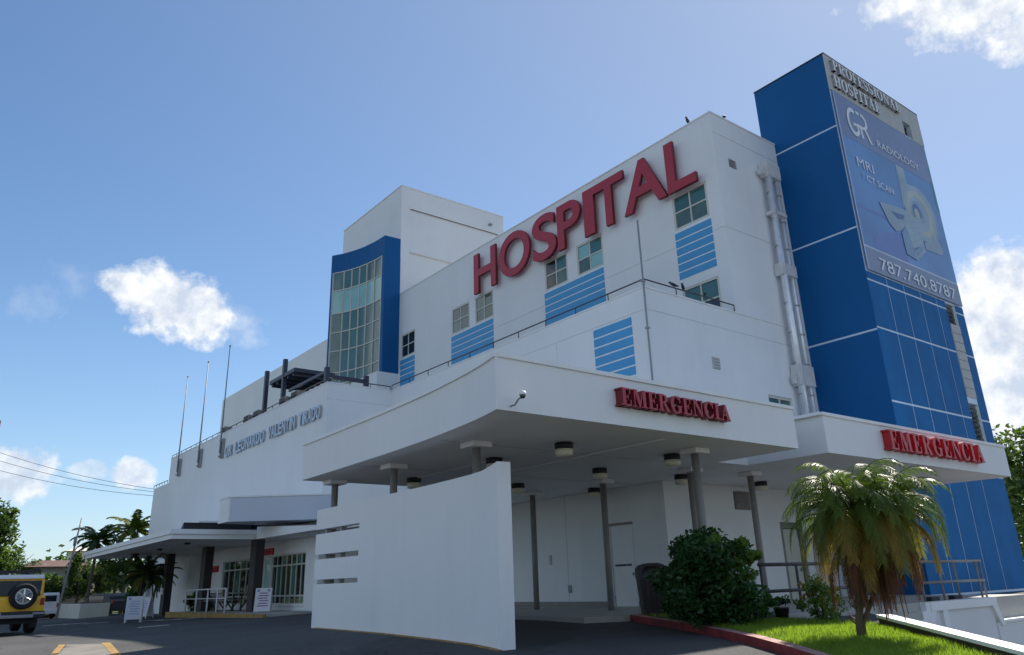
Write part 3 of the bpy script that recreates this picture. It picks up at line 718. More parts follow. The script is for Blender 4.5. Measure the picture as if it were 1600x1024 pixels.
for i in range(nc+1):
    p = cpt(.055+.92*i/nc); fr.box(p[0]-.012, p[0]+.07, p[1]-.032, p[1]+.032, 10.82, 17.60)
gz = fr.build('bay_glazing', M['frame'], H)
for j in range(6):
    for i in range(nc):
        m = M['glassl'] if j == 4 else (M['glass'] if (i*7+j*4) % 9 else M['curt'])
        bay_panel('pane', .055+.92*(i+.04)/nc, .055+.92*(i+.96)/nc, rows[j]+.03, rows[j+1]-.03, -.035, .02, m, gz)
box('bay_plinth', M['white'], H, 18.75, 20.05, 35.60, 37.4, 7.86, 10.78)
mb = MB(); mb.prism([(20.05, 37.45), (20.05, 43), (19.3, 43), (18.2, 40), (18.7, 38.5), (18.9, 37.45)], 7.86, 10.78); mb.build('bay_plinth', M['white'], H)
# parapet rails
def rail(pts, n, top, name, m, r=.022, drop=.20, out=(0, 0)):
    t = MB(); P_ = [Vector(p) for p in pts]; t.tube([(p.x, p.y, top) for p in P_], r, 6)
    ro = t.build(name, m, H)
    L_ = 0
    for a, b in zip(P_[:-1], P_[1:]):
        k = max(1, int((b-a).length/n))
        for i in range(k+1):
            p = a.lerp(b, i/k); MB().tube([(p.x, p.y, top), (p.x+out[0], p.y+out[1], top-drop)], r*.8, 5).build('rail_bracket', m, ro)
rail([(15.74, 28.5, 0), (15.74, 13.93, 0)], 1.45, 8.09, 'parapet_rail', M['rail']); rail([(15.74, 13.92, 0), (19.85, 13.92, 0)], 1.3, 8.09, 'parapet_rail', M['rail'])
rail([(12.84, 50.6, 0), (12.84, 28.7, 0)], .95, 8.03, 'parapet_rail', M['rail'], drop=.12); rail([(12.9, 28.57, 0), (15.7, 28.57, 0)], .9, 8.05, 'parapet_rail', M['rail'], drop=.15)
rail([(12.84, 54.1, 0), (12.84, 51.0, 0)], .6, 6.6, 'parapet_rail', M['rail'], drop=.15)
for y in (38.14, 36.83, 33.54, 32.19, 41.56):
    b_ = box('roof_unit', M['concrete'], H, 12.92, 13.3, y-.34, y+.34, 7.92, 8.26)
    for i in range(5): MB().box(12.90, 12.918, y-.30+i*.125, y-.23+i*.125, 7.96, 8.22).build('slat', M['rail'], b_)

# ------------------------------------------------------------------ pergola on the roof terrace
P = thing('pergola', 'dark slate steel pergola with flat roof on the terrace parapet', 'pergola', (13.0, 34.5, 7.9))
for (x, y, a, b) in ((13.02, 35.95, 7.7, 10.05), (13.02, 33.7, 7.7, 10.1), (13.05, 29.15, 7.92, 8.66), (14.85, 29.15, 7.92, 8.52)):
    box('post', M['pergola'], P, x-.09, x+.09, y-.09, y+.09, a, b)
box('pergola_roof', M['pergola'], P, 12.95, 14.9, 32.4, 35.35, 9.22, 9.40)
for i in range(5): box('rafter', M['pergola'], P, 13.0, 14.85, 32.6+i*.62, 32.7+i*.62, 9.08, 9.218)
box('beam', M['pergola'], P, 13.16, 14.74, 29.10, 29.20, 8.20, 8.36); box('beam', M['pergola'], P, 12.98, 13.08, 29.26, 33.0, 8.42, 8.54)

# ------------------------------------------------------------------ flagpoles
FP = [(40.95, 'nearest flagpole on the parapet, in front of the upper wall'), (44.6, 'middle one of three thin flagpoles on the low parapet'), (48.55, 'farthest flagpole at the left end of the parapet')]
for y, lab in FP:
    f_ = thing('flagpole', lab, 'flagpole', (12.67, y, 6.6), group='flagpoles bracketed to the parapet')
    MB().tube([(12.68, y, 6.8), (12.68, y, 12.5)], .045, 8, r1=.022).build('pole', M['metal'], f_, True)
    MB().lathe([(.01, 0), (.05, .03), (.05, .08), (.01, .12)], (12.68, y, 12.49), 10).build('finial', M['metal'], f_)
    MB().box(12.72, 12.868, y-.13, y-.105, 6.55, 7.55).box(12.72, 12.868, y+.105, y+.13, 6.55, 7.55).box(12.63, 12.864, y-.103, y+.103, 6.6, 6.66).box(12.63, 12.864, y-.103, y+.103, 7.4, 7.46).build('bracket', M['metal'], f_)

# ------------------------------------------------------------------ big letters
Lx = 19.74
S = thing('hospital_sign', 'huge red raised letters reading HOSPITAL along the top of the white wall', 'sign', (19.9, 21, 12.85))
for ch, a, b in [('H', 28.05, 26.30), ('O', 26.05, 23.80), ('S', 23.62, 22.05), ('P', 21.95, 20.52), ('I', 20.33, 19.72), ('T', 19.75, 18.06), ('A', 18.12, 16.0), ('L', 15.95, 14.66)]:
    me = text_mesh(ch, 1, .05, .014, .006)
    zt, zb = (14.93, 12.83) if ch in 'OS' else (14.88, 12.88)
    d = .14/(max(v.co.z for v in me.vertices)-min(v.co.z for v in me.vertices))
    for v in me.vertices: v.co.z *= d
    place_text(me, 'X', Lx, b, a, zb, zt)
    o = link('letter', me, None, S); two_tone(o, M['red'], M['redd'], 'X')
D = thing('name_sign', 'raised metal letters reading DR LEONARDO VALENTIN TIRADO on the long low wall', 'sign', (12.8, 35, 6.5))
for wd, a, b in (('DR', 40.35, 39.35), ('LEONARDO', 38.95, 35.0), ('VALENTIN', 34.55, 31.45), ('TIRADO', 31.1, 28.92)):
    n = len(wd); wts = {'I': .45, 'R': .95, 'O': 1.15, 'N': 1.1, 'D': 1.05}; tot_ = sum(wts.get(c, 1) for c in wd); u = a
    for c in wd:
        wv = (a-b)*wts.get(c, 1)/tot_; me = text_mesh(c, 1, .035, .03)
        place_text(me, 'X', 12.76, u-wv*.90, u, 6.50, 7.06); me2 = me
        xs = [v.co.x for v in me.vertices]; x0 = min(xs)
        for v in me.vertices: v.co.x = x0+(v.co.x-x0)*.9
        o = link('letter', me, None, D); two_tone(o, M['letb'], M['letd'], 'X'); u -= wv
# ------------------------------------------------------------------ drain pipes
Pp = thing('drain_pipes', 'pair of pale vertical pipes with square sleeves in the corner beside the blue tower', 'pipe', (22.9, 13.75, 3.3))
MB().tube([(22.70, 13.74, 13.6), (22.70, 13.74, 2.5)], .125, 14).build('pipe', M['pipe'], Pp, True)
MB().tube([(23.22, 13.78, 13.6), (23.22, 13.78, 2.5)], .085, 12).build('pipe', M['pipe'], Pp, True)
for z in range(0, 10): 
    for x, r1 in ((22.70, .135), (23.22, .095)): MB().tube([(x, 13.76, 3.4+z*1.05), (x, 13.76, 3.44+z*1.05)], r1, 12).build('pipe_joint', M['metal'], Pp)
for (z0, z1, x0, x1) in ((13.50, 14.08, 22.52, 23.36), (12.0, 12.14, 22.54, 23.34), (9.68, 10.12, 22.52, 23.36), (5.80, 6.50, 22.52, 23.38)):
    MB().box(x0, x1, 13.63, 13.97, z0, z1).build('sleeve', M['pipeb'], Pp, bevel=.02)
MB().box(22.3, 22.49, 13.7, 13.9, 13.55, 13.75).build('sleeve', M['pipeb'], Pp); MB().box(22.38, 22.49, 13.75, 13.9, 5.85, 6.1).build('sleeve', M['pipeb'], Pp)

# ================================================================== BLUE TOWER
T = thing('blue_tower', 'tall blue panelled tower carrying a radiology banner on its right face', 'tower', (27.4, 13, -.7))
mb = MB()
SX0, SX1 = 29.44, 30.20
facade(mb, 'Y', 11.51, 23.90, 30.88, -2.8, 17.93, [(29.32, 29.95, 16.52, 17.12, .3, True), (SX0, SX1, 8.25, 9.33, .25, True), (SX0, SX1, 4.10, 5.55, .25, True)])
mb.poly([(23.90, 11.51, -2.8), (23.90, 11.51, 17.93), (23.90, 14.48, 17.93), (23.90, 14.48, -2.8)]); mb.poly([(30.88, 11.51, -2.8), (30.88, 14.48, -2.8), (30.88, 14.48, 17.93), (30.88, 11.51, 17.93)])
mb.poly([(23.90, 11.51, 17.93), (30.88, 11.51, 17.93), (30.88, 14.48, 17.93), (23.90, 14.48, 17.93)]); mb.poly([(23.90, 14.48, -2.8), (30.88, 14.48, -2.8), (30.88, 14.48, 17.93), (23.90, 14.48, 17.93)])
mb.build('core', M['joint'], T)
g_ = .034
zz = [-2.8, -.68, 3.7, 7.35, 10.97, 14.93, 17.95]
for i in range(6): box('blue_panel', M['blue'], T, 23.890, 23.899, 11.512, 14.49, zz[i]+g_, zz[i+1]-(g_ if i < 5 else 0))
xs = [23.87, 25.20, 26.36, 27.53, 28.74, SX0]
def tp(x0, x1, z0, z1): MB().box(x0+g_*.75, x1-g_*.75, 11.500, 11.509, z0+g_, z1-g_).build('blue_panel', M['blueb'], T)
for (z0, z1) in ((3.0, 5.0), (5.0, 7.42), (7.42, 9.08), (9.08, 9.40)):
    for i in range(5): tp(xs[i], xs[i+1], z0, z1)
    tp(SX1, 30.90, z0, z1)
for (a, b) in ((23.87, 25.35), (25.35, 26.57), (26.57, 27.78), (27.78, 29.02), (29.02, 30.90)): tp(a, b, -.68, 3.0)
tp(23.87, 30.90, -2.8, -.68)
box('concrete_cap', M['block'], T, 23.895, 29.32, 11.46, 11.508, 16.42, 17.96); box('concrete_cap', M['block'], T, 29.95, 30.90, 11.46, 11.508, 16.42, 17.96)
box('concrete_cap', M['block'], T, 29.322, 29.948, 11.46, 11.508, 17.12, 17.96); box('roof_trim', M['rail'], T, 23.86, 30.91, 11.45, 14.5, 17.965, 18.0)
z = 3.02
while z < 9.36:
    if not (4.05 < z < 5.5 or 8.2 < z): box('concrete_block', M['block'], T, SX0+.01, SX1-.01, 11.48, 11.508, z, z+.32)
    z += .345
for (z0, z1) in ((8.27, 9.31), (4.12, 5.53)):
    f_ = box('louvre_window', M['frame'], T, SX0+.01, SX0+.08, 11.55, 11.6, z0, z1)
    MB().box(SX1-.09, SX1-.01, 11.55, 11.6, z0, z1).build('frame_side', M['frame'], f_); n = int((z1-z0)/.17)
    for i in range(n): MB().poly([(SX0+.09, 11.53, z0+i*.17), (SX1-.1, 11.53, z0+i*.17), (SX1-.1, 11.62, z0+i*.17+.13), (SX0+.09, 11.62, z0+i*.17+.13)]).build('slat', M['glassd'], f_)
f_ = box('louvre_window', M['dark'], T, 29.34, 29.93, 11.7, 11.72, 16.54, 17.1)
for i in range(3): MB().box(29.34+.02, 29.9, 11.6, 11.66, 16.6+i*.17, 16.68+i*.17).build('slat', M['dbrown'], f_)

B = thing('radiology_banner', 'large blue radiology banner with MRI machine and phone number on the tower', 'banner', (27.4, 11.45, 9.4))
BX0, BX1, BZ0, BZ1 = 23.98, 30.80, 9.42, 16.38
box('banner_sheet', M['bann'], B, BX0, BX1, 11.448, 11.468, BZ0, BZ1)
y_ = [11.446]
def flat(name, pts, m, lift=1):
    yy = 11.446-.0022*lift; mb = MB(); n = len(pts)
    area = sum(pts[a][0]*pts[(a+1) % n][1]-pts[(a+1) % n][0]*pts[a][1] for a in range(n))
    if area < 0: pts = pts[::-1]
    mb.poly([(p[0], yy, p[1]) for p in pts]); return mb.build(name, m, B)
flat('header_band', [(BX0+.06, 14.62), (BX1, 14.62), (BX1, BZ1), (BX0+.06, BZ1)], M['bannh'])
flat('number_band', [(BX0+.06, BZ0), (BX1, BZ0), (BX1, 10.28), (BX0+.06, 10.28)], M['bannn'])
flat('band_line', [(BX0+.06, 10.28), (BX1, 10.28), (BX1, 10.34), (BX0+.06, 10.34)], M['bannl'])
flat('left_edge', [(BX0, BZ0), (BX0+.06, BZ0), (BX0+.06, BZ1), (BX0, BZ1)], M['bannl'])
flat('teal_edge', [(BX1-.16, 13.6), (BX1, 13.3), (BX1, 15.6), (BX1-.16, 15.3)], M['bannt'], 2)
flat('violet_shape', [(24.74, 10.36), (24.80, 10.62), (24.94, 10.85), (25.35, 11.10), (25.81, 11.24), (26.85, 11.46), (27.05, 10.62), (27.1, 10.36)], M['bannp'])
flat('dark_line', [(24.06, 11.78), (26.1, 11.80), (26.1, 11.92), (24.06, 11.90)], M['bannp'], 2)
flat('machine', [(27.74, 14.60), (28.37, 14.60), (28.34, 13.95), (29.0, 13.9), (28.0, 13.2), (27.6, 12.6), (27.70, 13.4)], M['prg'], 2)
def ell(cx, cz, rx, rz, n=28, tilt=0):
    return [(cx+rx*cos(2*pi*q/n)*cos(tilt)-rz*sin(2*pi*q/n)*sin(tilt), cz+rx*cos(2*pi*q/n)*sin(tilt)+rz*sin(2*pi*q/n)*cos(tilt)) for q in range(n)]
flat('machine', ell(29.05, 12.78, 1.30, 1.24), M['prg2'], 3); flat('machine', ell(28.95, 12.82, 1.22, 1.17), M['prg'], 4); flat('machine', ell(28.93, 12.80, .98, .96), M['prc'], 5)
flat('machine', ell(28.86, 12.78, .74, .74), M['prg'], 6); flat('machine', ell(28.72, 12.80, .44, .50), M['prg2'], 7); flat('machine', ell(28.66, 12.76, .33, .40), M['prk'], 8); flat('machine', ell(28.62, 12.70, .20, .26), M['prc'], 9)
flat('machine', [(28.72, 11.51), (29.86, 12.05), (30.28, 11.55), (29.95, 11.33), (28.7, 11.28)], M['prg'], 5)
flat('machine', [(25.73, 12.40), (26.96, 12.56), (27.9, 12.62), (27.9, 12.2), (27.4, 11.9), (27.0, 11.60), (26.55, 11.46), (26.16, 11.70)], M['prg'], 10)
flat('machine', [(27.30, 12.28), (28.98, 12.62), (28.55, 11.50), (28.64, 11.15), (27.7, 10.58), (27.55, 11.5), (27.40, 11.9)], M['prg'], 12)
flat('machine', [(27.40, 11.9), (27.62, 11.6), (27.74, 10.60), (27.02, 10.68), (26.98, 11.52)], M['prg2'], 11)
flat('machine', [(27.62, 11.05), (27.8, 10.75), (28.55, 11.27), (28.50, 11.35)], M['prg2'], 13)
for q in range(5): flat('machine', [(27.55+.02*q, 12.1-.28*q), (28.75-.06*q, 12.42-.24*q), (28.75-.06*q, 12.40-.24*q), (27.55+.02*q, 12.08-.28*q)], M['prg2'], 13)
flat('machine', [(26.5, 12.25), (27.5, 12.33), (27.3, 12.12), (26.9, 12.05)], M['prk'], 13)
def btext(s, x0, x1, z0, z1, m, off=.0, sp=1.0):
    me = text_mesh(s, 1, .0, off, spacing=sp); me.transform(Matrix.Scale(1, 4)); place_text(me, 'Y', 11.415, x0, x1, z0, z1); return link('banner_text', me, m, B)
btext('787.740.8787', 24.78, 30.35, 9.56, 10.02, M['prw'], .0)
btext('MRI', 24.68, 25.80, 13.52, 13.90, M['prw']); btext('Y', 24.80, 25.0, 13.04, 13.30, M['prf']); btext('CT SCAN', 25.15, 27.02, 13.04, 13.30, M['prw']).location.y -= .004
btext('RADIOLOGY', 26.55, 29.75, 14.92, 15.22, M['prw'], .0); [flat('faint_letter_mark', [(26.70+.37*q, 15.42), (26.76+.37*q, 15.42), (26.80+.37*q, 15.60), (26.72+.37*q, 15.60)], M['prf'], 3) for q in range(9)]
B.children
for pl in (arc(25.05, 15.45, .42, .60, .27, .42, 60, 330, 18), [(25.05, 15.45), (25.42, 15.45), (25.42, 15.05), (25.28, 15.0), (25.28, 15.32), (25.05, 15.32)], [(25.40, 15.92), (25.60, 15.92), (25.60, 16.05), (25.36, 16.05)],
           arc(25.72, 15.70, .36, .36, .22, .22, -90, 95, 12), [(25.28, 15.34), (25.74, 15.34), (25.74, 15.47), (25.28, 15.47)], [(25.46, 15.34), (25.60, 15.34), (25.62, 14.92), (25.48, 14.92)], [(25.74, 15.40), (25.90, 15.42), (26.22, 14.86), (26.06, 14.86)]):
    flat('logo_stroke', pl, M['prw'], 4+len(B.children) % 7)
PS = thing('professional_hospital_sign', 'grey raised letters reading PROFESSIONAL HOSPITAL at the tower top', 'sign', (26, 11.4, 16.5))
def word(s, u0, u1, z0, h, par, face, side, depth, c, axis='Y', gap=.10):
    tw_ = sum(serif(ch)[0]+gap for ch in s)-gap; k = (u1-u0)/tw_; u = u0
    for ch in s:
        wv = serif(ch)[0]; serif_letter('letter', ch, axis, c, u, z0, h, wv*k, depth, par, face, side); u += (wv+gap)*k
word('PROFESSIONAL', 24.18, 29.05, 17.30, .46, PS, M['letg'], M['letd'], .12, 11.455); word('HOSPITAL', 24.12, 27.30, 16.60, .50, PS, M['letg'], M['letd'], .09, 11.455)

# ================================================================== EMERGENCY CANOPIES
SZ, TZ = 2.43, 3.24
K1 = thing('emergency_canopy', 'curved white emergency canopy at the corner, with round posts beneath', 'canopy', (11, 13, -.7))
edge0 = [(6.745, 9.05), (6.86, 9.50), (6.97, 10.1), (7.08, 10.9), (7.16, 11.6), (7.23, 12.5), (7.29, 13.5), (7.33, 14.6), (7.38, 16.1), (7.41, 17.62)]
def smooth(line, n=4):
    out = []
    for i in range(len(line)-1):
        p0 = line[max(i-1, 0)]; p1 = line[i]; p2 = line[i+1]; p3 = line[min(i+2, len(line)-1)]
        for k in range(n):
            t = k/n; out.append(tuple(.5*((2*p1[a])+(p2[a]-p0[a])*t+(2*p0[a]-5*p1[a]+4*p2[a]-p3[a])*t*t+(3*p1[a]-p0[a]-3*p2[a]+p3[a])*t**3) for a in (0, 1)))
    return out+[tuple(line[-1])]
edge = smooth(edge0)
poly = edge[::-1]+[(14.45, 9.05), (14.45, 11.10), (15.0, 11.10), (15.0, 13.98), (15.79, 13.98), (15.79, 23.5), (11.0, 23.5), (11.0, 17.62)]
MB().prism(poly, SZ+.004, TZ).build('fascia', M['white'], K1)
def inset(pts): return pts
sf = MB(); sf.poly([(p[0]+(.03 if p[0] < 8 else -.03), p[1]+(.03 if p[1] < 9.1 else 0), SZ) for p in poly[::-1]]); sf.build('soffit', M['soffit'], K1)
def coping(line, parent, d=.035, z0=TZ, z1=TZ+.07):
    q = offset(line, d); p = offset(line, -.12); mb = MB()
    for i in range(len(line)-1): mb.prism([q[i], q[i+1], p[i+1], p[i]][::-1], z0, z1)
    return mb.build('coping', M['white2'], parent)
coping(edge, K1); coping([(14.45, 9.05), (6.78, 9.05)], K1, .035, TZ+.001, TZ+.069)
K2 = thing('emergency_canopy', 'straight white emergency canopy reaching right across the blue tower', 'canopy', (20, 11, -.7))
poly2 = [(15.55, 9.05), (24.85, 9.05), (24.85, 11.44), (23.85, 11.44), (23.85, 13.97), (15.003, 13.97), (15.003, 11.103), (15.55, 11.103)]
MB().prism(poly2, SZ+.004, TZ).build('fascia', M['white'], K2); MB().poly([(p[0], p[1]+(.03 if p[1] < 9.1 else 0), SZ) for p in poly2[::-1]]).build('soffit', M['soffit'], K2)
coping([(24.88, 9.05), (15.52, 9.05)], K2); coping([(15.55, 9.06), (15.55, 11.0)][::-1], K2, .035, TZ+.001, TZ+.069); coping([(24.85, 11.4), (24.85, 9.18)], K2, .035, TZ+.001, TZ+.069)
for (x, y, k) in ((8.10, 11.5, K1), (8.10, 14.5, K1), (8.10, 17.3, K1), (14.15, 17.38, K1), (14.15, 14.53, K1), (12.45, 10.11, K1), (14.60, 12.05, K1), (16.6, 11.84, K2)):
    c_ = MB().tube([(x, y, SZ-.10), (x, y, -1.0)], .078, 16).build('column', M['column'], k, True)
    MB().box(x-.21, x+.21, y-.21, y+.21, SZ-.10, SZ-.003).build('column_cap', M['soffit'], c_, bevel=.008)
LAMPS = [(9.57, 10.78, 'round ceiling lamp nearest the front edge of the curved canopy'), (12.59, 13.0, 'round ceiling lamp at the middle of the canopy soffit, left of the paired posts'), (12.54, 10.78, 'round ceiling lamp just left of the front post near the EMERGENCIA fascia end'),
         (15.32, 12.94, 'round ceiling lamp behind the twin posts over the shrub'), (15.22, 15.99, 'round ceiling lamp in front of the service door wall'), (12.59, 16.04, 'round ceiling lamp just right of the curved screen wall top'),
         (9.49, 12.85, 'round ceiling lamp half hidden behind the rising wall corner'), (9.57, 16.16, 'round ceiling lamp above the low middle of the screen wall'), (18.64, 12.99, 'round ceiling lamp under the right-hand canopy beside its post')]
for x, y, lab in LAMPS:
    l_ = thing('ceiling_lamp', lab, 'lamp', (x, y, SZ), group='round ceiling lamps under the emergency canopies')
    MB().lathe([(.13, 0), (.17, -.005), (.17, -.12), (.15, -.12), (.15, -.1)], (x, y, SZ-.003), 24).build('lamp_ring', M['black'], l_, True)
    MB().lathe([(.168, -.115), (.166, -.19), (.15, -.235), (.06, -.25)], (x, y, SZ-.003), 24).build('diffuser', M['cream'], l_, True)
ES = [(K1, 9.22, 12.10, 2.74, .30, 'red serif EMERGENCIA letters on the curved corner canopy'), (K2, 17.93, 22.85, 2.66, .46, 'red serif EMERGENCIA letters on the right canopy above the palm')]
for k, a, b, z0, h, lab in ES:
    s_ = thing('emergency_sign', lab, 'sign', ((a+b)/2, 9.04, z0), group='EMERGENCIA signs on the canopies')
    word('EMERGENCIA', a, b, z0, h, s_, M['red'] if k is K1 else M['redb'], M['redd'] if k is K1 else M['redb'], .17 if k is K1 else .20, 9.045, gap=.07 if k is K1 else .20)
for yv in (11.6, 14.9): MB().box(7.4, 14.9 if yv < 13 else 15.6, yv-.008, yv+.008, SZ-.006, SZ-.001).build('soffit_joint', M['seam'], K1)
MB().tube([(10.9, 9.5, SZ-.02), (10.9, 17.3, SZ-.02)], .014, 6).build('conduit', M['white2'], K1)
MB().tube([(9.58, 12.95, SZ-.018), (9.58, 16.1, SZ-.018)], .010, 6).build('conduit', M['white2'], K1)
MB().tube([(9.9, 13.6, SZ-.01), (9.9, 13.6, 1.0)], .022, 8).build('drop_pipe', M['white2'], K1)
cc = thing('security_camera', 'small white dome camera on a bent arm at the canopy corner', 'camera', (7.05, 9.0, 2.6))
MB().tube([(7.0, 9.04, 2.50), (7.0, 8.93, 2.50), (7.03, 8.88, 2.58), (7.05, 8.82, 2.60)], .014, 8).build('arm', M['metal'], cc, True)
MB().lathe([(.005, .05), (.045, .035), (.055, .0), (.05, -.02)], (7.05, 8.80, 2.65), 16).build('housing', M['white2'], cc, True)
MB().lathe([(.048, 0), (.042, -.03), (.02, -.05)], (7.05, 8.80, 2.628), 16).build('dome', M['glassd'], cc, True)

# ------------------------------------------------------------------ curved screen wall
Wl = thing('screen_wall', 'white curved screen wall with three slots beneath the canopy', 'wall', (7.7, 13.5, -.8))
wl = [(7.42, 9.98), (7.50, 10.25), (7.60, 10.65), (7.67, 11.1), (7.71, 11.8), (7.74, 12.6), (7.76, 14.0), (7.78, 15.35), (7.78, 17.5)]
wi = [(7.66, 9.94), (7.74, 10.22), (7.83, 10.63), (7.90, 11.1), (7.94, 11.8), (7.96, 12.6), (7.98, 14.0), (8.00, 15.35), (8.00, 17.5)]
ztop = [1.84, 1.81, 1.785, 1.78, 1.775, 1.77, 1.765, 1.755, 1.75]
mb = MB()
for i in range(7):
    pts = [wl[i+1], wl[i], wi[i], wi[i+1]]
    b = len(mb.v); za, zb = ztop[i+1], ztop[i]
    A_, B_, C_, D_ = wl[i+1], wl[i], wi[i], wi[i+1]
    mb.poly([(*A_, -1.3), (*B_, -1.3), (*B_, zb), (*A_, za)]); mb.poly([(*C_, -1.3), (*D_, -1.3), (*D_, za), (*C_, zb)]); mb.poly([(*A_, za), (*B_, zb), (*C_, zb), (*D_, za)])
mb.poly([(*wl[0], -1.3), (*wi[0], -1.3), (*wi[0], ztop[0]), (*wl[0], ztop[0])])
zs = [(-1.3, .12), (.21, .64), (.74, 1.17), (1.31, 1.752)]
zs = [(-1.3, .13), (.225, .655), (.76, 1.205), (1.31, 1.752)]
for (a, b) in zs: mb.prism([(7.78, 15.35), (8.00, 15.35), (8.00, 17.5), (7.78, 17.5)], a, b)
for (a, b) in ((.13, .225), (.655, .76), (1.205, 1.31)): mb.poly([(7.78, 15.352, a), (8.00, 15.352, a), (8.00, 15.352, b), (7.78, 15.352, b)])
mb.build('wall', M['white'], Wl)
for (a, b) in ((.13, .225), (.655, .76), (1.205, 1.31)):
    for y in (16.35, 17.1): MB().box(7.84, 7.95, y-.05, y+.05, a+.001, b-.001).build('slot_spacer', M['column'], Wl)
sheet('yellow_line', [(7.68, 17.2), (7.66, 14), (7.62, 12.0), (7.56, 11.0), (7.44, 10.4), (7.33, 10.0), (7.43, 9.96), (7.53, 10.3), (7.68, 11.1), (7.74, 12.0), (7.77, 14), (7.79, 17.2)][::-1], M['yellow'], .012)

# ------------------------------------------------------------------ entrance canopy (left)
E_ = thing('entrance_canopy', 'low grey-edged entrance canopy on dark square pillars', 'canopy', (10.4, 38, -.8))
cp = [(8.30, 31.55), (11.42, 31.45), (12.86, 31.45), (12.86, 48.9), (8.55, 48.9)]
MB().prism(cp, 1.97, 2.14).build('canopy_slab', M['soffit'], E_)
MB().prism([(8.24, 31.48), (11.46, 31.38), (12.86, 31.38), (12.86, 48.96), (8.49, 48.96)], 2.145, 2.32).build('canopy_edge', M['white2'], E_)
MB().prism([(8.75, 31.75), (11.3, 31.65), (11.3, 35), (9.8, 36)], 2.325, 2.58).build('dark_upstand', M['dark'], E_)
MB().prism([(9.3, 31.65), (11.45, 31.55), (12.86, 31.5), (12.86, 37), (10.3, 37)], 2.585, 2.65).build('top_slab', M['white2'], E_)
mb = MB(); b = 0
A1, A2 = (11.45, 31.37), (11.66, 24.8)
mb.prism([A1, A2, (12.2, 24.8), (12.2, 28.0), (12.85, 28.6), (12.85, 31.37)][::-1], 1.97, [2.44, 2.4, 2.15, 2.04, 2.04, 2.44]); mb.build('side_fascia', M['white2'], E_)
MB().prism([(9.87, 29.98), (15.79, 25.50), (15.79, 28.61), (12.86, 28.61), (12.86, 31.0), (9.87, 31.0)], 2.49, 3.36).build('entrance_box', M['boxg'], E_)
MB().prism([(9.80, 30.03), (9.866, 29.985), (9.866, 31.05), (9.80, 31.05)], 2.49, 3.36).build('entrance_box_lit_side', M['white2'], E_)  # separate white piece, so the left side looks better lit than the front
MB().prism([(9.78, 30.01), (15.79, 25.46), (15.79, 28.61), (12.86, 28.61), (12.86, 31.08), (9.78, 31.08)], 3.363, 3.42).build('coping', M['white2'], E_)
MB().prism([(12.5, 23.6), (15.79, 23.6), (15.79, 25.4), (14.0, 26.75), (12.5, 26.9)], 2.0, 3.20).build('link_roof', M['white'], E_); MB().prism([(12.46, 23.56), (15.79, 23.56), (15.79, 25.4), (14.0, 26.75), (12.46, 26.9)], 3.203, 3.26).build('coping', M['white2'], E_)
for (x, y) in ((11.49, 43.4), (11.36, 36.95), (11.68, 31.75)):
    c_ = box('pillar', M['dbrown'], E_, x-.17, x+.17, y-.30, y+.30, -1.2, 1.968)
box('notice', M['signw'], E_, 11.30, 11.318, 43.3, 43.65, .05, .35)
for i, (x, y) in enumerate(((9.6, 34), (9.7, 38.5), (9.8, 43))): MB().lathe([(.10, 0), (.12, -.04), (.10, -.07)], (x, y, 1.968), 14).build('downlight', M['black'], E_)
RL = thing('entrance_railing', 'pale metal handrail along the entrance kerb between the dark pillars', 'railing', (10.9, 35, -.7))
MB().tube([(10.8, 37.6, .18), (10.8, 32.4, .18)], .03, 8).tube([(10.8, 37.6, -.18), (10.8, 32.4, -.18)], .022, 8).build('handrail', M['signw'], RL, True)
for y in (37.6, 36.1, 34.6, 33.4, 32.4): MB().tube([(10.8, y, -.9), (10.8, y, .18)], .035, 8).build('post', M['signw'], RL, True)
for (x, y) in ((12.0, 36.6), (12.1, 34.8)):
    pt = thing('picnic_table', 'dark picnic table with benches behind the pale handrail, %s' % ('farther one' if y > 35 else 'nearer one'), 'table', (x, y, -.7), group='picnic tables by the entrance')
    box('table_top', M['column'], pt, x-.35, x+.35, y-.7, y+.7, -.02, .03); box('bench', M['column'], pt, x-.75, x-.5, y-.7, y+.7, -.30, -.26); box('bench', M['column'], pt, x+.5, x+.68, y-.7, y+.7, -.30, -.26)
    for s in (-.5, .5): MB().tube([(x-.62, y+s, -.3), (x-.3, y+s, -.7)], .03, 6).tube([(x+.58, y+s, -.3), (x+.3, y+s, -.7)], .03, 6).tube([(x, y+s, -.02), (x, y+s, -.7)], .04, 6).build('leg', M['black'], pt)
# potted plant and shrub in the entrance shade
#PART3
# ================================================================== VEGETATION NEAR
def shrub(name, c, rad, n, leaf, label, seed, group=None, cat='shrub', m='shrub', m2='shrubl', nb=40, sz=.26):
    gz_ = c[2]-rad[2]
    t = thing(name, label, cat, (c[0], c[1], gz_), group=group); r = random.Random(seed); mb = MB()
    for k in range(9):
        a = r.uniform(0, 6.28); s = r.uniform(.3, .75)
        mb.tube([(c[0]+r.uniform(-.08, .08), c[1]+r.uniform(-.08, .08), gz_-.05), (c[0]+cos(a)*rad[0]*s*.5, c[1]+sin(a)*rad[1]*s*.5, c[2]-rad[2]*.2), (c[0]+cos(a)*rad[0]*s, c[1]+sin(a)*rad[1]*s, c[2]+rad[2]*.5)], .022*rad[2]+.006, 5, r1=.006)
    mb.build('stem', M['bark'], t, True)
    foliage('foliage', c, rad, n, leaf, M[m], t, seed, nb=nb, sz=sz, low=-1, aspect=.5)
    foliage('young_highlight_leaves', (c[0]-rad[0]*.05, c[1]-rad[1]*.05, c[2]+rad[2]*.1), (rad[0]*1.0, rad[1]*1.0, rad[2]*.97), n//7, leaf, M[m2], t, seed+9, nb=16, sz=.15, low=-.2, aspect=.5)  # paler young leaves set towards the top, coloured as lit highlights
    return t
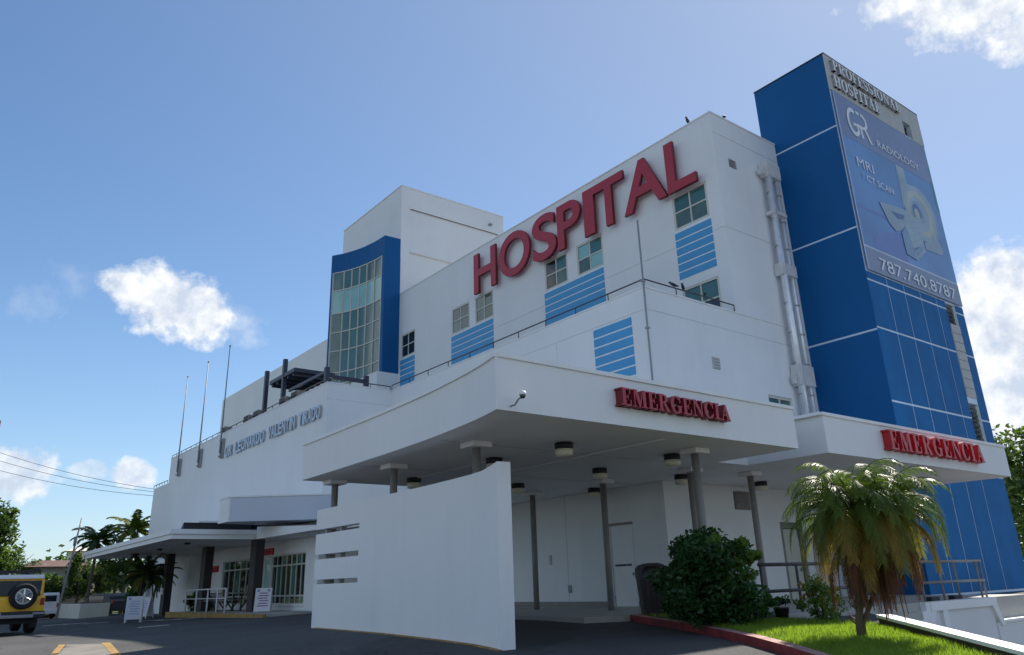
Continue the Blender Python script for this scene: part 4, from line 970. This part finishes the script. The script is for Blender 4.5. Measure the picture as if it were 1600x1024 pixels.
t = shrub('round_shrub', (11.42, 9.12, .02), (1.10, .88, .75), 18000, .10, 'large dark green round shrub beside the trash bin behind the red kerb', 3, nb=70, sz=.27)
foliage('foliage', (11.5, 9.2, -.38), (.98, .80, .42), 6000, .10, M['shrub'], t, 77, nb=40, sz=.3, low=-1, aspect=.5)
shrub('croton_shrub', (13.2, 8.3, -.42), (.42, .40, .36), 1500, .07, 'small pale speckled shrub left of the palm by the landing', 8, m='shrubl', m2='frondy', nb=26, sz=.3)
pt = thing('potted_plant', 'little dark potted plant between the big shrub and the palm', 'plant', (12.95, 8.95, -.74))
MB().lathe([(.10, 0), (.14, .16), (.15, .18), (.12, .18)], (12.95, 8.95, -.72), 16).build('pot', M['black'], pt, True)
foliage('foliage', (12.95, 8.95, -.44), (.20, .20, .12), 300, .07, M['shrub'], pt, 4, nb=12, sz=.4, low=-.5)

# pygmy date palm with several shaggy stems on the lawn
PB = thing('date_palm', 'clumping date palm with drooping yellowing fronds on the sunlit lawn', 'palm', (11.1, 6.35, -.84))
r = random.Random(21)
heads = [(10.83, 6.05, .86, 66), (11.20, 5.82, .80, 58), (11.02, 6.30, .68, 34)]
bases = [(11.06, 6.42, -.88), (11.10, 6.38, -.88), (11.09, 6.45, -.88)]
for (hx, hy, hz, nf), (bx, by, bz) in zip(heads, bases):
    mb = MB(); n = 9; pts = []
    for i in range(n): s = i/(n-1); q_ = min(1, max(0, s-.16)*1.5)**.8; pts.append((bx+(hx-bx)*q_+.03*sin(s*5), by+(hy-by)*q_, bz+(hz-bz)*s))
    mb.tube(pts, .050 if hx == 10.83 else .030, 9, r1=.045 if hx == 10.83 else .04); tr = mb.build('trunk', M['bark'], PB, True)
    for k in range(26):
        s = r.uniform(.1, .98); a = r.uniform(0, 6.28); i = min(int(s*(n-1)), n-2); p = Vector(pts[i]).lerp(Vector(pts[i+1]), s*(n-1)-i); d = Vector((cos(a), sin(a), .8)).normalized()
        MB().tube([p, p+d*.10, p+d*.16+Vector((0, 0, .03))], .016, 4, r1=.004).build('leaf_stub', M['bark'], tr)
    for k in range(nf):
        f_ = k/nf; az = k*2.39996+r.uniform(-.2, .2)
        el = 1.45-1.75*f_**.8+r.uniform(-.1, .1)
        ln = (.94+.30*r.random())*(1-.05*f_); dr_ = 1.75+.95*(1-abs(f_-.5))+.3*r.random()
        mt_ = M['frond'] if f_ < .58 else (M['frondo'] if f_ < .84 else M['frondy'])
        if r.random() < .12 and f_ > .4: mt_ = M['frondy']
        frond_mesh((hx+cos(az)*.04, hy+sin(az)*.04, hz+.08-.12*f_), az, el, ln, 46, .25, dr_, 100+k+int(hx*100), lw=.0065, leafdroop=.45).build('frond', mt_, PB)
    for k in range(11):
        az = r.uniform(0, 6.28)
        frond_mesh((hx+cos(az)*.06, hy+sin(az)*.06, hz-.10-r.random()*.1), az, -.55-r.random()*.5, .85+.35*r.random(), 30, .20, 1.6, 900+k, lw=.010, leafdroop=1.1).build('dead_frond', M['dead'], PB)
# skirt of hanging dead fronds
for k in range(62):
    az = r.uniform(0, 6.28); q = heads[k % 2]; s = r.uniform(.0, .5); rr = r.uniform(.02, .17)*(1-.7*s)
    qx = q[0]+(11.07-q[0])*s*.5; qy = q[1]+(6.41-q[1])*s*.5
    c = (qx+cos(az)*rr, qy+sin(az)*rr, q[2]-.10-1.0*s)
    frond_mesh(c, az, -1.38, .62+.28*r.random(), 30, .10, .25, 2000+k, lw=.010, leafdroop=2.2).build('dead_frond', M['dead'], PB)

# ------------------------------------------------------------------ trash bin
bx, by = 12.45, 11.75; BN = thing('trash_bin', 'dark brown hooded trash bin at the start of the red kerb', 'bin', (bx, by, -.67), rz=0)
def rp(x, y, w1, d1, ang=radians(-38)):
    return [(x+cx*cos(ang)-cy_*sin(ang), y+cx*sin(ang)+cy_*cos(ang)) for cx, cy_ in ((-w1, -d1), (w1, -d1), (w1, d1), (-w1, d1))]
mb = MB(); a = rp(bx, by, .27, .27); b2 = rp(bx, by, .33, .33); k = len(mb.v)
mb.v += [(*p, -.67) for p in a]+[(*p, .14) for p in b2]; mb.f += [(0, 1, 5, 4), (1, 2, 6, 5), (2, 3, 7, 6), (3, 0, 4, 7), (3, 2, 1, 0), (4, 5, 6, 7)]
mb.build('bin_body', M['bin'], BN, bevel=.02)
# ribs on the body
for s in (-.18, -.06, .06, .18):
    ang = radians(-38)
    p0 = Vector((bx+s*cos(ang)+.283*sin(ang), by+s*sin(ang)-.283*cos(ang), -.62)); p1 = Vector((bx+s*1.2*cos(ang)+.338*sin(ang), by+s*1.2*sin(ang)-.338*cos(ang), .10))
    MB().tube([p0, p1], .010, 5).build('rib', M['bin'], BN)
hood = MB(); ang = radians(-38)
def loc(cx, cy_, z): return (bx+cx*cos(ang)-cy_*sin(ang), by+cx*sin(ang)+cy_*cos(ang), z)
prof = [(-.34, .14), (-.34, .36), (-.27, .44), (-.12, .48), (.12, .48), (.27, .44), (.34, .36), (.34, .14)]
# hood: arch with an opening on the front and back; pale bag shows in the opening
pin = [(-.25, .17), (-.25, .33), (-.21, .38), (-.10, .41), (.10, .41), (.21, .38), (.25, .33), (.25, .17)]
for yy, y2 in ((-.335, -.28), (.28, .335)):
    for i in range(7):
        q = [prof[i], prof[i+1], pin[i+1], pin[i]]
        b = len(hood.v); hood.v += [loc(p[0], yy, p[1]) for p in q]+[loc(p[0], y2, p[1]) for p in q]
        hood.f += [(b, b+1, b+2, b+3), (b+7, b+6, b+5, b+4), (b+3, b+2, b+6, b+7), (b+1, b, b+4, b+5)]
    q = [(-.34, .14), (.34, .14), (.25, .17), (-.25, .17)]; b = len(hood.v); hood.v += [loc(p[0], yy, p[1]) for p in q]; hood.f.append((b, b+1, b+2, b+3))
for i in range(7):
    b = len(hood.v); hood.v += [loc(prof[i][0], -.335, prof[i][1]), loc(prof[i+1][0], -.335, prof[i+1][1]), loc(prof[i+1][0], .335, prof[i+1][1]), loc(prof[i][0], .335, prof[i][1])]; hood.f.append((b, b+3, b+2, b+1))
hood.build('hood', M['bin'], BN); BN.scale = (.84, .84, .86); BN.location = (12.53, 11.64, -.67)
mb = MB(); mb.poly([loc(-.26, .10, .15), loc(.26, .10, .15), loc(.26, .10, .42), loc(-.26, .10, .42)]); mb.build('bin_flap', M['metal'], BN)

# ------------------------------------------------------------------ landing, stairs, rail, ramp wall on the right
LW = thing('ramp_wall', 'white framed ramp wall with grey recessed panel below the railing', 'wall', (20.5, 9.1, -2))
mb = MB(); mb.prism([(18.5, 9.03), (21.75, 9.03), (21.75, 9.19), (18.5, 9.19)], -2.8, -.67); mb.prism([(21.752, 9.0), (30, 9.0), (30, 9.19), (21.752, 9.19)], -3, -1.24); mb.build('wall', M['ramp'], LW)
box('frame_band', M['white'], LW, 18.50, 21.85, 8.95, 9.195, -.84, -.655); box('frame_band', M['white'], LW, 19.02, 19.26, 8.96, 9.028, -2.8, -.842)
for k in range(4): box('stepped_stringer', M['white'], LW, 18.50-.20*(k+1), 18.498-.20*k, 8.97, 9.19, -1.20-.18*k, -.657-.17*k)
mb = MB(); v_ = [(18.50, -.842), (18.72, -.842), (17.9, -1.9), (17.68, -1.9)]; mb.v = [(x, 8.958, z) for x, z in v_]+[(x, 9.026, z) for x, z in v_]; mb.f = [(0, 3, 2, 1), (4, 5, 6, 7), (0, 1, 5, 4), (1, 2, 6, 5), (2, 3, 7, 6), (3, 0, 4, 7)]; mb.build('frame_band', M['white'], LW)
mb = MB(); v_ = [(21.60, -.84), (21.85, -.84), (22.12, -1.30), (21.90, -1.30)]; mb.v = [(x, 8.955, z) for x, z in v_]+[(x, 9.197, z) for x, z in v_]; mb.f = [(0, 3, 2, 1), (4, 5, 6, 7), (0, 1, 5, 4), (1, 2, 6, 5), (2, 3, 7, 6), (3, 0, 4, 7)]; mb.build('frame_band', M['white'], LW)
box('wall_coping', M['white2'], LW, 22.0, 30, 8.95, 9.2, -1.238, -1.18)
ST = thing('steps', 'short flight of grey concrete steps behind the palm', 'steps', (17.0, 9, -2))
for k in range(5): box('step', M['conc2'], ST, 14.4, 18.29-.20*k, 9.10-.10*k, 9.196-.10*k, -2.8, -.66-.17*(k+1)+.17)

LR = thing('landing_railing', 'dark two-bar railing along the landing behind the palm', 'railing', (17.5, 9.3, -.66))
MB().tube([(12.9, 9.28, .20), (16.2, 9.28, .20)], .032, 8).tube([(12.9, 9.28, -.27), (16.2, 9.28, -.27)], .03, 8).build('bar', M['rail'], LR, True)
MB().tube([(18.95, 9.28, .20), (22.2, 9.28, .20)], .032, 8).tube([(18.95, 9.28, -.26), (22.2, 9.28, -.26)], .032, 8).build('bar', M['column'], LR, True)
for x in (12.95, 14.1, 15.2, 16.2, 18.95, 19.9, 20.7, 21.9, 22.15): MB().tube([(x, 9.28, -.67), (x, 9.28, .20)], .026, 8).build('post', M['rail'] if x < 17 else M['column'], LR, True)
for x in (19.4, 20.55): box('post_base', M['dark'], LR, x-.2, x+.2, 9.25, 9.40, -.665, -.57)

# ================================================================== VEHICLES
def wheel(parent, x, y, z, rad, wd, axis='x'):
    t_ = MB(); s = wd/2
    prof_ = [(rad*.62, -s), (rad*.9, -s), (rad, -s*.7), (rad, s*.7), (rad*.9, s), (rad*.62, s)]
    t_.lathe(prof_, (x, y, z), 26, axis); to = t_.build('wheel', M['rubber'], parent)
    for p in to.data.polygons: p.use_smooth = False
    rim = MB(); rim.lathe([(rad*.60, -s*.9), (rad*.58, s*.5), (rad*.2, s*.65)], (x, y, z), 26, axis); rim.build('rim', M['black'], to)
    sg = -1
    for k in range(6):
        a = k*pi/3; 
        if axis == 'y':
            c0 = Vector((x+sin(a)*rad*.13, y-s*1.02, z+cos(a)*rad*.13)); c1 = Vector((x+sin(a)*rad*.55, y-s*.96, z+cos(a)*rad*.55))
        else:
            c0 = Vector((x+s*1.02, y+cos(a)*rad*.13, z+sin(a)*rad*.13)); c1 = Vector((x+s*.96, y+cos(a)*rad*.55, z+sin(a)*rad*.55))
        MB().tube([c0, c1], rad*.10, 6).build('spoke', M['chrome'], to)
    if axis == 'y':
        MB().lathe([(rad*.62, -s*1.03), (rad*.62, -s*.8), (rad*.53, -s*.8), (rad*.53, -s*1.03)], (x, y, z), 26, 'y').build('rim_ring', M['chrome'], to)
        MB().lathe([(rad*.17, -s*1.1), (rad*.17, -s*.7)], (x, y, z), 16, 'y').build('hub', M['chrome'], to)
    return to
# yellow off-roader seen from behind; local frame: +y forward, z from the ground
SV = thing('off_road_car', 'yellow off-road car with white roof and rear spare wheel, cut by the left edge', 'car', (3.56, 31.4, -1.05), rz=radians(3), local=True)
W2 = .95
def side_prism(name, prof, x0, x1, m, par, bev=.03, ins=0):
    # prof in (y,z); ccw seen from +x
    mb = MB(); n = len(prof)
    mb.v = [(x0, p[0], p[1]) for p in prof]+[(x1, p[0], p[1]) for p in prof]
    for i in range(n): j = (i+1) % n; mb.f.append((i, j, n+j, n+i))
    mb.f.append(tuple(reversed(range(n)))); mb.f.append(tuple(n+i for i in range(n)))
    return mb.build(name, m, par, bevel=bev)
side_prism('body', [(0, .55), (.65, .55), (.7, .9), (1.35, .9), (1.4, .55), (3.1, .55), (3.15, .9), (3.85, .9), (3.9, .5), (4.5, .55), (4.55, .95), (4.4, 1.10), (3.2, 1.18), (.03, 1.18), (0, 1.05)], -W2, W2, M['suv'], SV, .05)
side_prism('cabin', [(.03, 1.16), (3.15, 1.16), (2.65, 1.72), (.12, 1.72)], -W2+.07, W2-.07, M['suv'], SV, .06)
side_prism('roof', [(.05, 1.70), (2.75, 1.70), (2.6, 1.82), (.16, 1.84)], -W2+.09, W2-.09, M['carw'], SV, .06)
box('rear_window', M['glassd'], SV, -W2+.18, W2-.18, .005, .06, 1.18, 1.65, bevel=.02)
for s in (-1, 1): box('side_window', M['glassd'], SV, s*(W2-.08)-.02, s*(W2-.08)+.02, .35, 2.3, 1.25, 1.62)
for s in (-1, 1):
    box('tail_light', M['tail'], SV, s*.86-.06, s*.86+.06, -.03, .05, .88, 1.10, bevel=.015)
    box('fender_flare', M['black'], SV, s*.95-.05, s*.95+.05, .45, 1.55, .72, .92, bevel=.02)
box('bumper', M['black'], SV, -.96, .96, -.20, .12, .46, .70, bevel=.04)
box('step_bar', M['metal'], SV, -.55, .62, -.27, -.19, .50, .60, bevel=.02); box('underbody', M['dark'], SV, -.75, .75, .1, 4.2, .32, .56)
box('bumper_end', M['metal'], SV, .60, .97, -.215, -.10, .60, .66); box('number_plate', M['signw'], SV, -.62, -.30, -.215, -.203, .74-.2, .86-.2)
wheel(SV, .26, -.14, 1.16, .40, .24, 'y')
for x in (-.80, .80):
    for y in (1.03, 3.5): wheel(SV, x, y, .40, .40, .27)
rk = MB(); 
for s in (-.72, .72): rk.tube([(s, .3, 1.96), (s, 2.4, 1.96)], .025, 6)
for y in (.3, .8, 1.3, 1.8, 2.4): rk.tube([(-.72, y, 1.96), (.72, y, 1.96)], .022, 6)
for s in (-.72, .72):
    for y in (.3, 2.4): rk.tube([(s, y, 1.82), (s, y, 1.97)], .02, 6)
rk.build('roof_rack', M['black'], SV); box('rack_deflector', M['black'], SV, -.74, .74, .26, .30, 1.90, 1.99)
box('door_seam', M['dark'], SV, -.80, -.785, -.004, .002, .70, 1.62); box('mud_flap', M['black'], SV, .68, .92, .58, .60, .18, .55); box('mud_flap', M['black'], SV, -.92, -.68, .58, .60, .18, .55)

def small_car(name, label, cat, loc_, rz, m, w_=.88, h_=1.45, l_=4.2, van=False):
    t_ = thing(name, label, cat, loc_, rz=rz, local=True)
    if van: pr_ = [(0, .35), (l_, .35), (l_, .95), (l_-.9, 1.15), (l_-1.4, h_), (.15, h_), (0, h_-.12)]
    else: pr_ = [(0, .35), (l_, .35), (l_, .80), (l_-1.2, .95), (l_-1.9, h_), (1.0, h_), (.35, .98), (0, .92)]
    side_prism('body', pr_, -w_, w_, m, t_, .07)
    box('rear_window', M['glassd'], t_, -w_+.2, w_-.2, -.012 if van else .4, .03 if van else .75, h_-.55, h_-.18)
    for s in (-1, 1):
        box('side_window', M['glassd'], t_, s*w_-.012, s*w_+.012, .9, l_-1.6, h_-.5, h_-.15); box('tail_light', M['tail'], t_, s*(w_-.08)-.06, s*(w_-.08)+.06, -.03, .03, .7, .95)
    box('bumper', m, t_, -w_, w_, -.10, .05, .30, .55, bevel=.03)
    for x in (-w_+.1, w_-.1):
        for y in (.8, l_-.8): wheel(t_, x, y, .31, .31, .2)
    return t_
small_car('parked_van', 'white van parked just right of the yellow off-road car', 'van', (8.9, 62.5, -1.22), radians(8), M['carw'], .92, 1.62, 4.4, True)
small_car('parked_car', 'dark car with pale roof partly hidden behind the off-road car', 'car', (8.0, 70, -.45), radians(60), M['dbrown'], .88, 1.5)
small_car('parked_car', 'dark car seen between the cream planter and the folding sign', 'car', (12.4, 56.0, -1.12), radians(20), M['rail'], .85, 1.35)

# planters and signs at the left
pl = thing('planter_box', 'long low cream planter box at the car park edge', 'planter', (10, 56, -1.2))
mb = MB(); mb.prism([(9.52, 53.7), (11.2, 54.1), (11.4, 60), (9.9, 63.8)], -1.5, -.32); mb.build('planter_wall', M['planter'], pl, bevel=.03)
MB().prism([(9.7, 54.0), (11.0, 54.3), (11.2, 59.8), (10.0, 63.2)], -.33, -.30).build('soil', M['soil'], pl)
def aframe(loc_, rz, label, print_):
    t_ = thing('folding_sign', label, 'sign', loc_, rz=rz, group='white folding signs', local=True)
    for s in (-1, 1):
        mb = MB(); y0, y1 = s*.24, s*.03; 
        mb.v = [(-.30, y0, .12), (.30, y0, .12), (.30, y1, .95), (-.30, y1, .95), (-.30, y0+s*.03, .12), (.30, y0+s*.03, .12), (.30, y1+s*.03, .95), (-.30, y1+s*.03, .95)]
        mb.f = [(0, 1, 2, 3), (7, 6, 5, 4), (0, 4, 5, 1), (1, 5, 6, 2), (2, 6, 7, 3), (3, 7, 4, 0)]; p_ = mb.build('board', M['signw'], t_)
        for x in (-.27, .27): MB().box(x-.025, x+.025, y0-.02, y0+.02, 0, .14).build('leg', M['signw'], t_)
        if s < 0:
            for i in range(6):
                z = .30+i*.09; k = (z-.12)/.83; y = y0+(y1-y0)*k-.034
                MB().poly([(-.2+.03*(i % 3), y, z), (.2-.04*(i % 2), y, z), (.2-.04*(i % 2), y+.010, z+.035), (-.2+.03*(i % 3), y+.010, z+.035)]).build('print_line', M[print_], p_)
            for (a, c_) in (((-.24, -.14), 'bannh'),) + ((((.14, .24), 'bannh'),) if print_ == 'signp' else ()):
                k = (.84-.12)/.83; y = y0+(y1-y0)*k-.036; MB().poly([(a[0], y, .82), (a[1], y, .82), (a[1], y+.018, .90), (a[0], y+.018, .90)]).build('print_mark', M[c_], p_)
aframe((8.05, 34.6, -.95), radians(-18), 'white folding sign standing on the asphalt left of the pillars', 'prf'); aframe((11.75, 30.9, -.80), radians(-30), 'white folding sign with purple print by the nearest dark pillar', 'signp')
aframe((9.9, 40.6, -1.0), radians(-50), 'farther folding sign half behind the left white one', 'prf')

# ================================================================== BACKGROUND LEFT
def palm(name, loc_, h, fl, nf, label, seed, m='frondd', trunk=.12, group=None, nl=26, lean=.2, droop=1.5):
    t_ = thing(name, label, 'palm', loc_, group=group); r = random.Random(seed); x, y, z = loc_
    pts = [(x+lean*s*s, y, z-.3+(h+.3)*s) for s in (0, .25, .5, .75, 1)]
    MB().tube(pts, trunk, 8, r1=trunk*.6).build('trunk', M['bark'], t_, True); hx, hy, hz = pts[-1]
    for k in range(nf):
        f_ = k/nf; az = k*2.39996+r.uniform(-.3, .3); el = 1.3-1.75*f_+r.uniform(-.1, .1)
        frond_mesh((hx, hy, hz), az, el, fl*(.85+.3*r.random()), nl, fl*.24, droop*(.7+.5*r.random()), seed*50+k, lw=fl*.028, leafdroop=.35).build('frond', M[m] if k % 4 else M['frondo'], t_)
    return t_
palm('coconut_palm', (14.1, 64.5, -1.0), 5.6, 2.0, 26, 'tall coconut palm against the sky just left of the building', 31, m='frond', trunk=.16)
palm('coconut_palm', (11.2, 61.2, -1.0), 4.6, 1.9, 24, 'shorter leafy palm to the left of the tall coconut palm', 32, trunk=.14)
palm('fan_palm', (10.05, 42.8, -.98), 2.0, 1.25, 22, 'small dark palm under the entrance canopy edge beside the folding sign', 33, trunk=.09, m='frondd')
palm('fan_palm', (11.15, 44.6, -.98), 1.9, 1.1, 18, 'second small dark palm against the white wall end', 34, trunk=.07, m='frondd')
palm('fan_palm', (11.6, 46.0, -1.0), 3.3, 1.3, 16, 'slim leaning palm stem close to the white wall end', 36, trunk=.05, m='frondd', lean=-.6)
BG = [((4.0, 50, -1.1), 5.9, (1.55, 1.4, 2.0), 'tall bushy tree at the left edge of the photo', 41, 'tree', 'broadleaf_tree'),
      ((7.4, 70, -1.1), 4.6, (2.0, 1.6, 1.9), 'mid green tree behind the yellow car roof', 42, 'tree', 'broadleaf_tree'),
      ((2.0, 58, -1.1), 6.6, (2.4, 2, 2.4), 'broad dark tree beyond the left edge', 48, 'tree', 'broadleaf_tree'),
      ((10.2, 68.2, -1.1), 2.4, (1.1, .9, 1.1), 'rounded bush beside the fence left of the cream planter', 43, 'tree2', 'bush'),
      ((11.6, 67.5, -1.1), 4.2, (1.0, 1.0, 1.7), 'leafy tree rising behind the cream planter', 44, 'tree', 'broadleaf_tree'),
      ((12.9, 67.0, -1.1), 3.5, (.9, 1.0, 1.4), 'light green tree right of the cream planter', 45, 'tree2', 'broadleaf_tree'),
      ((13.2, 63.5, -1.1), 4.3, (1.3, 1.2, 1.5), 'spreading green tree under the coconut palms', 46, 'tree2', 'broadleaf_tree'),
      ((12.1, 52.5, -1.0), 2.9, (.6, .7, 1.0), 'dark tree close under the entrance canopy edge', 47, 'tree', 'broadleaf_tree'),
      ((9.2, 77, -1.1), 3.9, (2.0, 1.6, 1.6), 'low tree in front of the rust-roofed house', 49, 'tree2', 'broadleaf_tree'),
      ((8.9, 67.4, -1.1), 2.9, (1.5, 1.0, 1.2), 'low bush hiding the lower part of the rust-roofed house', 55, 'tree', 'bush'),
      ((13.9, 57.2, -1.0), 2.9, (.45, .5, 1.0), 'narrow shrub at the white wall end', 52, 'tree', 'bush')]
for loc_, h, rad, lab, seed, m, nm in BG: broad_tree(loc_, h, rad, lab, seed, m, leaf=.20 if h < 5 else .26, n=2600 if h < 5 else 4200, name=nm, cat='bush' if nm == 'bush' else 'tree', trunk=.13)
# far tree line reads as one mass
mb = MB(); r = random.Random(77); pts = []
for k in range(120):
    x = -30+k*.85+r.uniform(-.5, .5); y = 96+r.uniform(-6, 6); h = 4.2+1.3*sin(k*.5)+r.uniform(-.6, .9)
    for q in range(110): 
        v = Vector((r.gauss(0, 1), r.gauss(0, 1), r.gauss(0, 1))).normalized()*(r.random()**.4)
        pts.append((x+v.x*2.0, y+v.y*2.0, -1+h*.55+v.z*h*.5))
V, F = leaf_quads(pts, .75, seed=5, aspect=.7); mb.v = V; mb.f = F
o = mb.build('far_tree_line', M['tree'], None); o['kind'] = 'stuff'; tag(o, 'dense far tree line along the horizon at the left', 'trees')
# dark shrub between the pillars
shrub('entrance_shrub', (12.25, 40.6, -.38), (.55, 1.35, .52), 2200, .13, 'dark clipped shrub against the wall between the two left pillars', 61, nb=30, sz=.3)
# houses
def house(x0, x1, y0, y1, z0, z1, rh, wallm, roofm, label, wins=3):
    t_ = thing('house', label, 'house', ((x0+x1)/2, (y0+y1)/2, z0))
    box('wall', M[wallm], t_, x0, x1, y0, y1, z0, z1); ym = (y0+y1)/2
    mb = MB(); e = .5
    mb.v = [(x0-e, y0-e, z1), (x1+e, y0-e, z1), (x1+e, y1+e, z1), (x0-e, y1+e, z1), (x0-e+1, ym, z1+rh), (x1+e-1, ym, z1+rh)]
    mb.f = [(0, 1, 5, 4), (1, 2, 5), (2, 3, 4, 5), (3, 0, 4), (3, 2, 1, 0)]; mb.build('roof', M[roofm], t_)
    for i in range(wins):
        u = x0+(i+.5)*(x1-x0)/wins; w_ = box('window', M['frame'], t_, u-.45, u+.45, y0-.05, y0-.005, z1-1.5, z1-.6); MB().box(u-.38, u+.38, y0-.07, y0-.052, z1-1.43, z1-.67).build('pane', M['glassd'], w_)
    return t_
house(8.6, 12.2, 69, 74, -1.1, 2.25, .55, 'housew', 'redroof', 'low house with rust-red roof half hidden by trees')
house(13.3, 16.2, 72.5, 75, -1.1, 2.35, .3, 'housew', 'column', 'pale house with small window seen under the canopy edge', 2)
house(12.2, 13.7, 76, 77.5, -1.1, 3.7, .35, 'planter', 'planter', 'small cream gabled hut top rising above the trees', 1)
fe = thing('chain_fence', 'thin dark wire fence with posts in front of the grass strip', 'fence', (10, 64.5, -1.2))
for i in range(9): MB().tube([(7.5+i, 66.5, -1.3), (7.5+i, 66.5, .1)], .04, 6).build('post', M['rail'], fe)
for z in (.05, -.5): MB().tube([(7.4, 66.5, z), (15.6, 66.5, z)], .03, 5).build('rail', M['rail'], fe)
# utility pole and cables
up_ = thing('utility_pole', 'thin leaning utility pole above the trees left of the palms', 'pole', (9.4, 59.2, -1.1))
MB().tube([(9.25, 59.3, -1.2), (9.82, 59.19, 4.95)], .07, 8, r1=.045).build('pole', M['concrete'], up_, True)
MB().tube([(9.5, 59.15, 4.2), (10.0, 59.15, 4.3)], .03, 6).build('crossarm', M['metal'], up_, True); MB().tube([(9.62, 59.1, 3.2), (9.62, 59.1, 3.7)], .09, 8).build('insulator', M['metal'], up_, True)
for k, (z0, z1, lab) in enumerate(((10.15, 7.55, 'middle'), (10.75, 7.75, 'topmost'), (9.45, 7.25, 'lowest'))):
    c_ = []
    for i in range(17):
        s = -.4+1.9*i/16; c_.append((5.7+9.9*s, 72-6.6*s, z0+(z1-z0)*s-1.1*s*(1-s) if 0 <= s <= 1 else z0+(z1-z0)*s+.9*s*(s-1)*1.0))
    o = MB().tube(c_, .016, 5).build('overhead_cable', M['wire'], None); tag(o, '%s of the three thin overhead cables crossing the left sky' % lab, 'cable', 'overhead cables')
mp = thing('mast', 'thin red and white mast tip cut by the left edge of the sky', 'mast', (4.2, 60, -1.1))
for i in range(9): MB().tube([(4.28, 60, -1.2+i*1.36), (4.28, 60, .16+i*1.36)], .09, 8).build('mast_section', M['redroof'] if i % 2 == 0 else M['signw'], mp)
# trees beyond the tower, right
broad_tree((39.4, 13.75, -2.2), 7.9, (2.3, 1.7, 3.1), 'green tree behind the right canopy end at the right edge', 71, 'tree', leaf=.28, n=5200, nb=40)
broad_tree((44, 15.0, -2.2), 7.4, (3, 3, 3), 'farther dark tree beyond the blue tower', 72, 'tree', leaf=.32, n=4200)

# ================================================================== BIRDS
def bird(p, az, label, s=1.0):
    t_ = thing('bird', label, 'bird', p, rz=az, group='dark birds perched on the parapets', local=True)
    bm = bmesh.new()
    bmesh.ops.create_icosphere(bm, subdivisions=2, radius=1)
    for v in bm.verts:
        x, y, z = v.co
        k = 1.0-.45*max(0, -x)
        v.co = Vector((x*.16, y*.065*k, z*.07*k+.10+x*.06))
        if x < -.75: v.co = Vector((-.16-.16*(-x-.75)*4*.6, v.co.y*.5, .05+(v.co.z-.04)*.3))
    h_ = bmesh.ops.create_icosphere(bm, subdivisions=2, radius=.048, matrix=Matrix.Translation((.15, 0, .19)))
    me = bpy.data.meshes.new('bird_body'); bm.to_mesh(me); bm.free()
    o = link('body', me, M['bird'], t_, smooth=True)
    rm = o.modifiers.new('remesh', 'REMESH'); rm.mode = 'VOXEL'; rm.voxel_size = .014; rm.use_smooth_shade = True
    MB().lathe([(.012, 0), (.001, .05)], (.19, 0, .19), 8, 'x').build('beak', M['rail'], t_)
    for sy in (-.02, .02): MB().tube([(.0, sy, .06), (.01, sy, 0)], .005, 5).build('leg', M['rail'], t_)
    t_.scale = (s, s, s)
bird((20.07, 14.95, 15.41), radians(200), 'dark bird on the white roof edge left of its top corner', .95); bird((20.9, 13.99, 15.41), radians(20), 'dark bird on the white roof edge right of its top corner', .9)
bird((17.05, 13.92, 8.105), radians(150), 'leftmost dark bird on the parapet rail beside the low window', .8); bird((17.45, 13.92, 8.105), radians(210), 'second dark bird on the parapet rail beside the low window', .8)
bird((18.45, 13.92, 8.105), radians(30), 'dark bird farthest right along the parapet rail', .75)
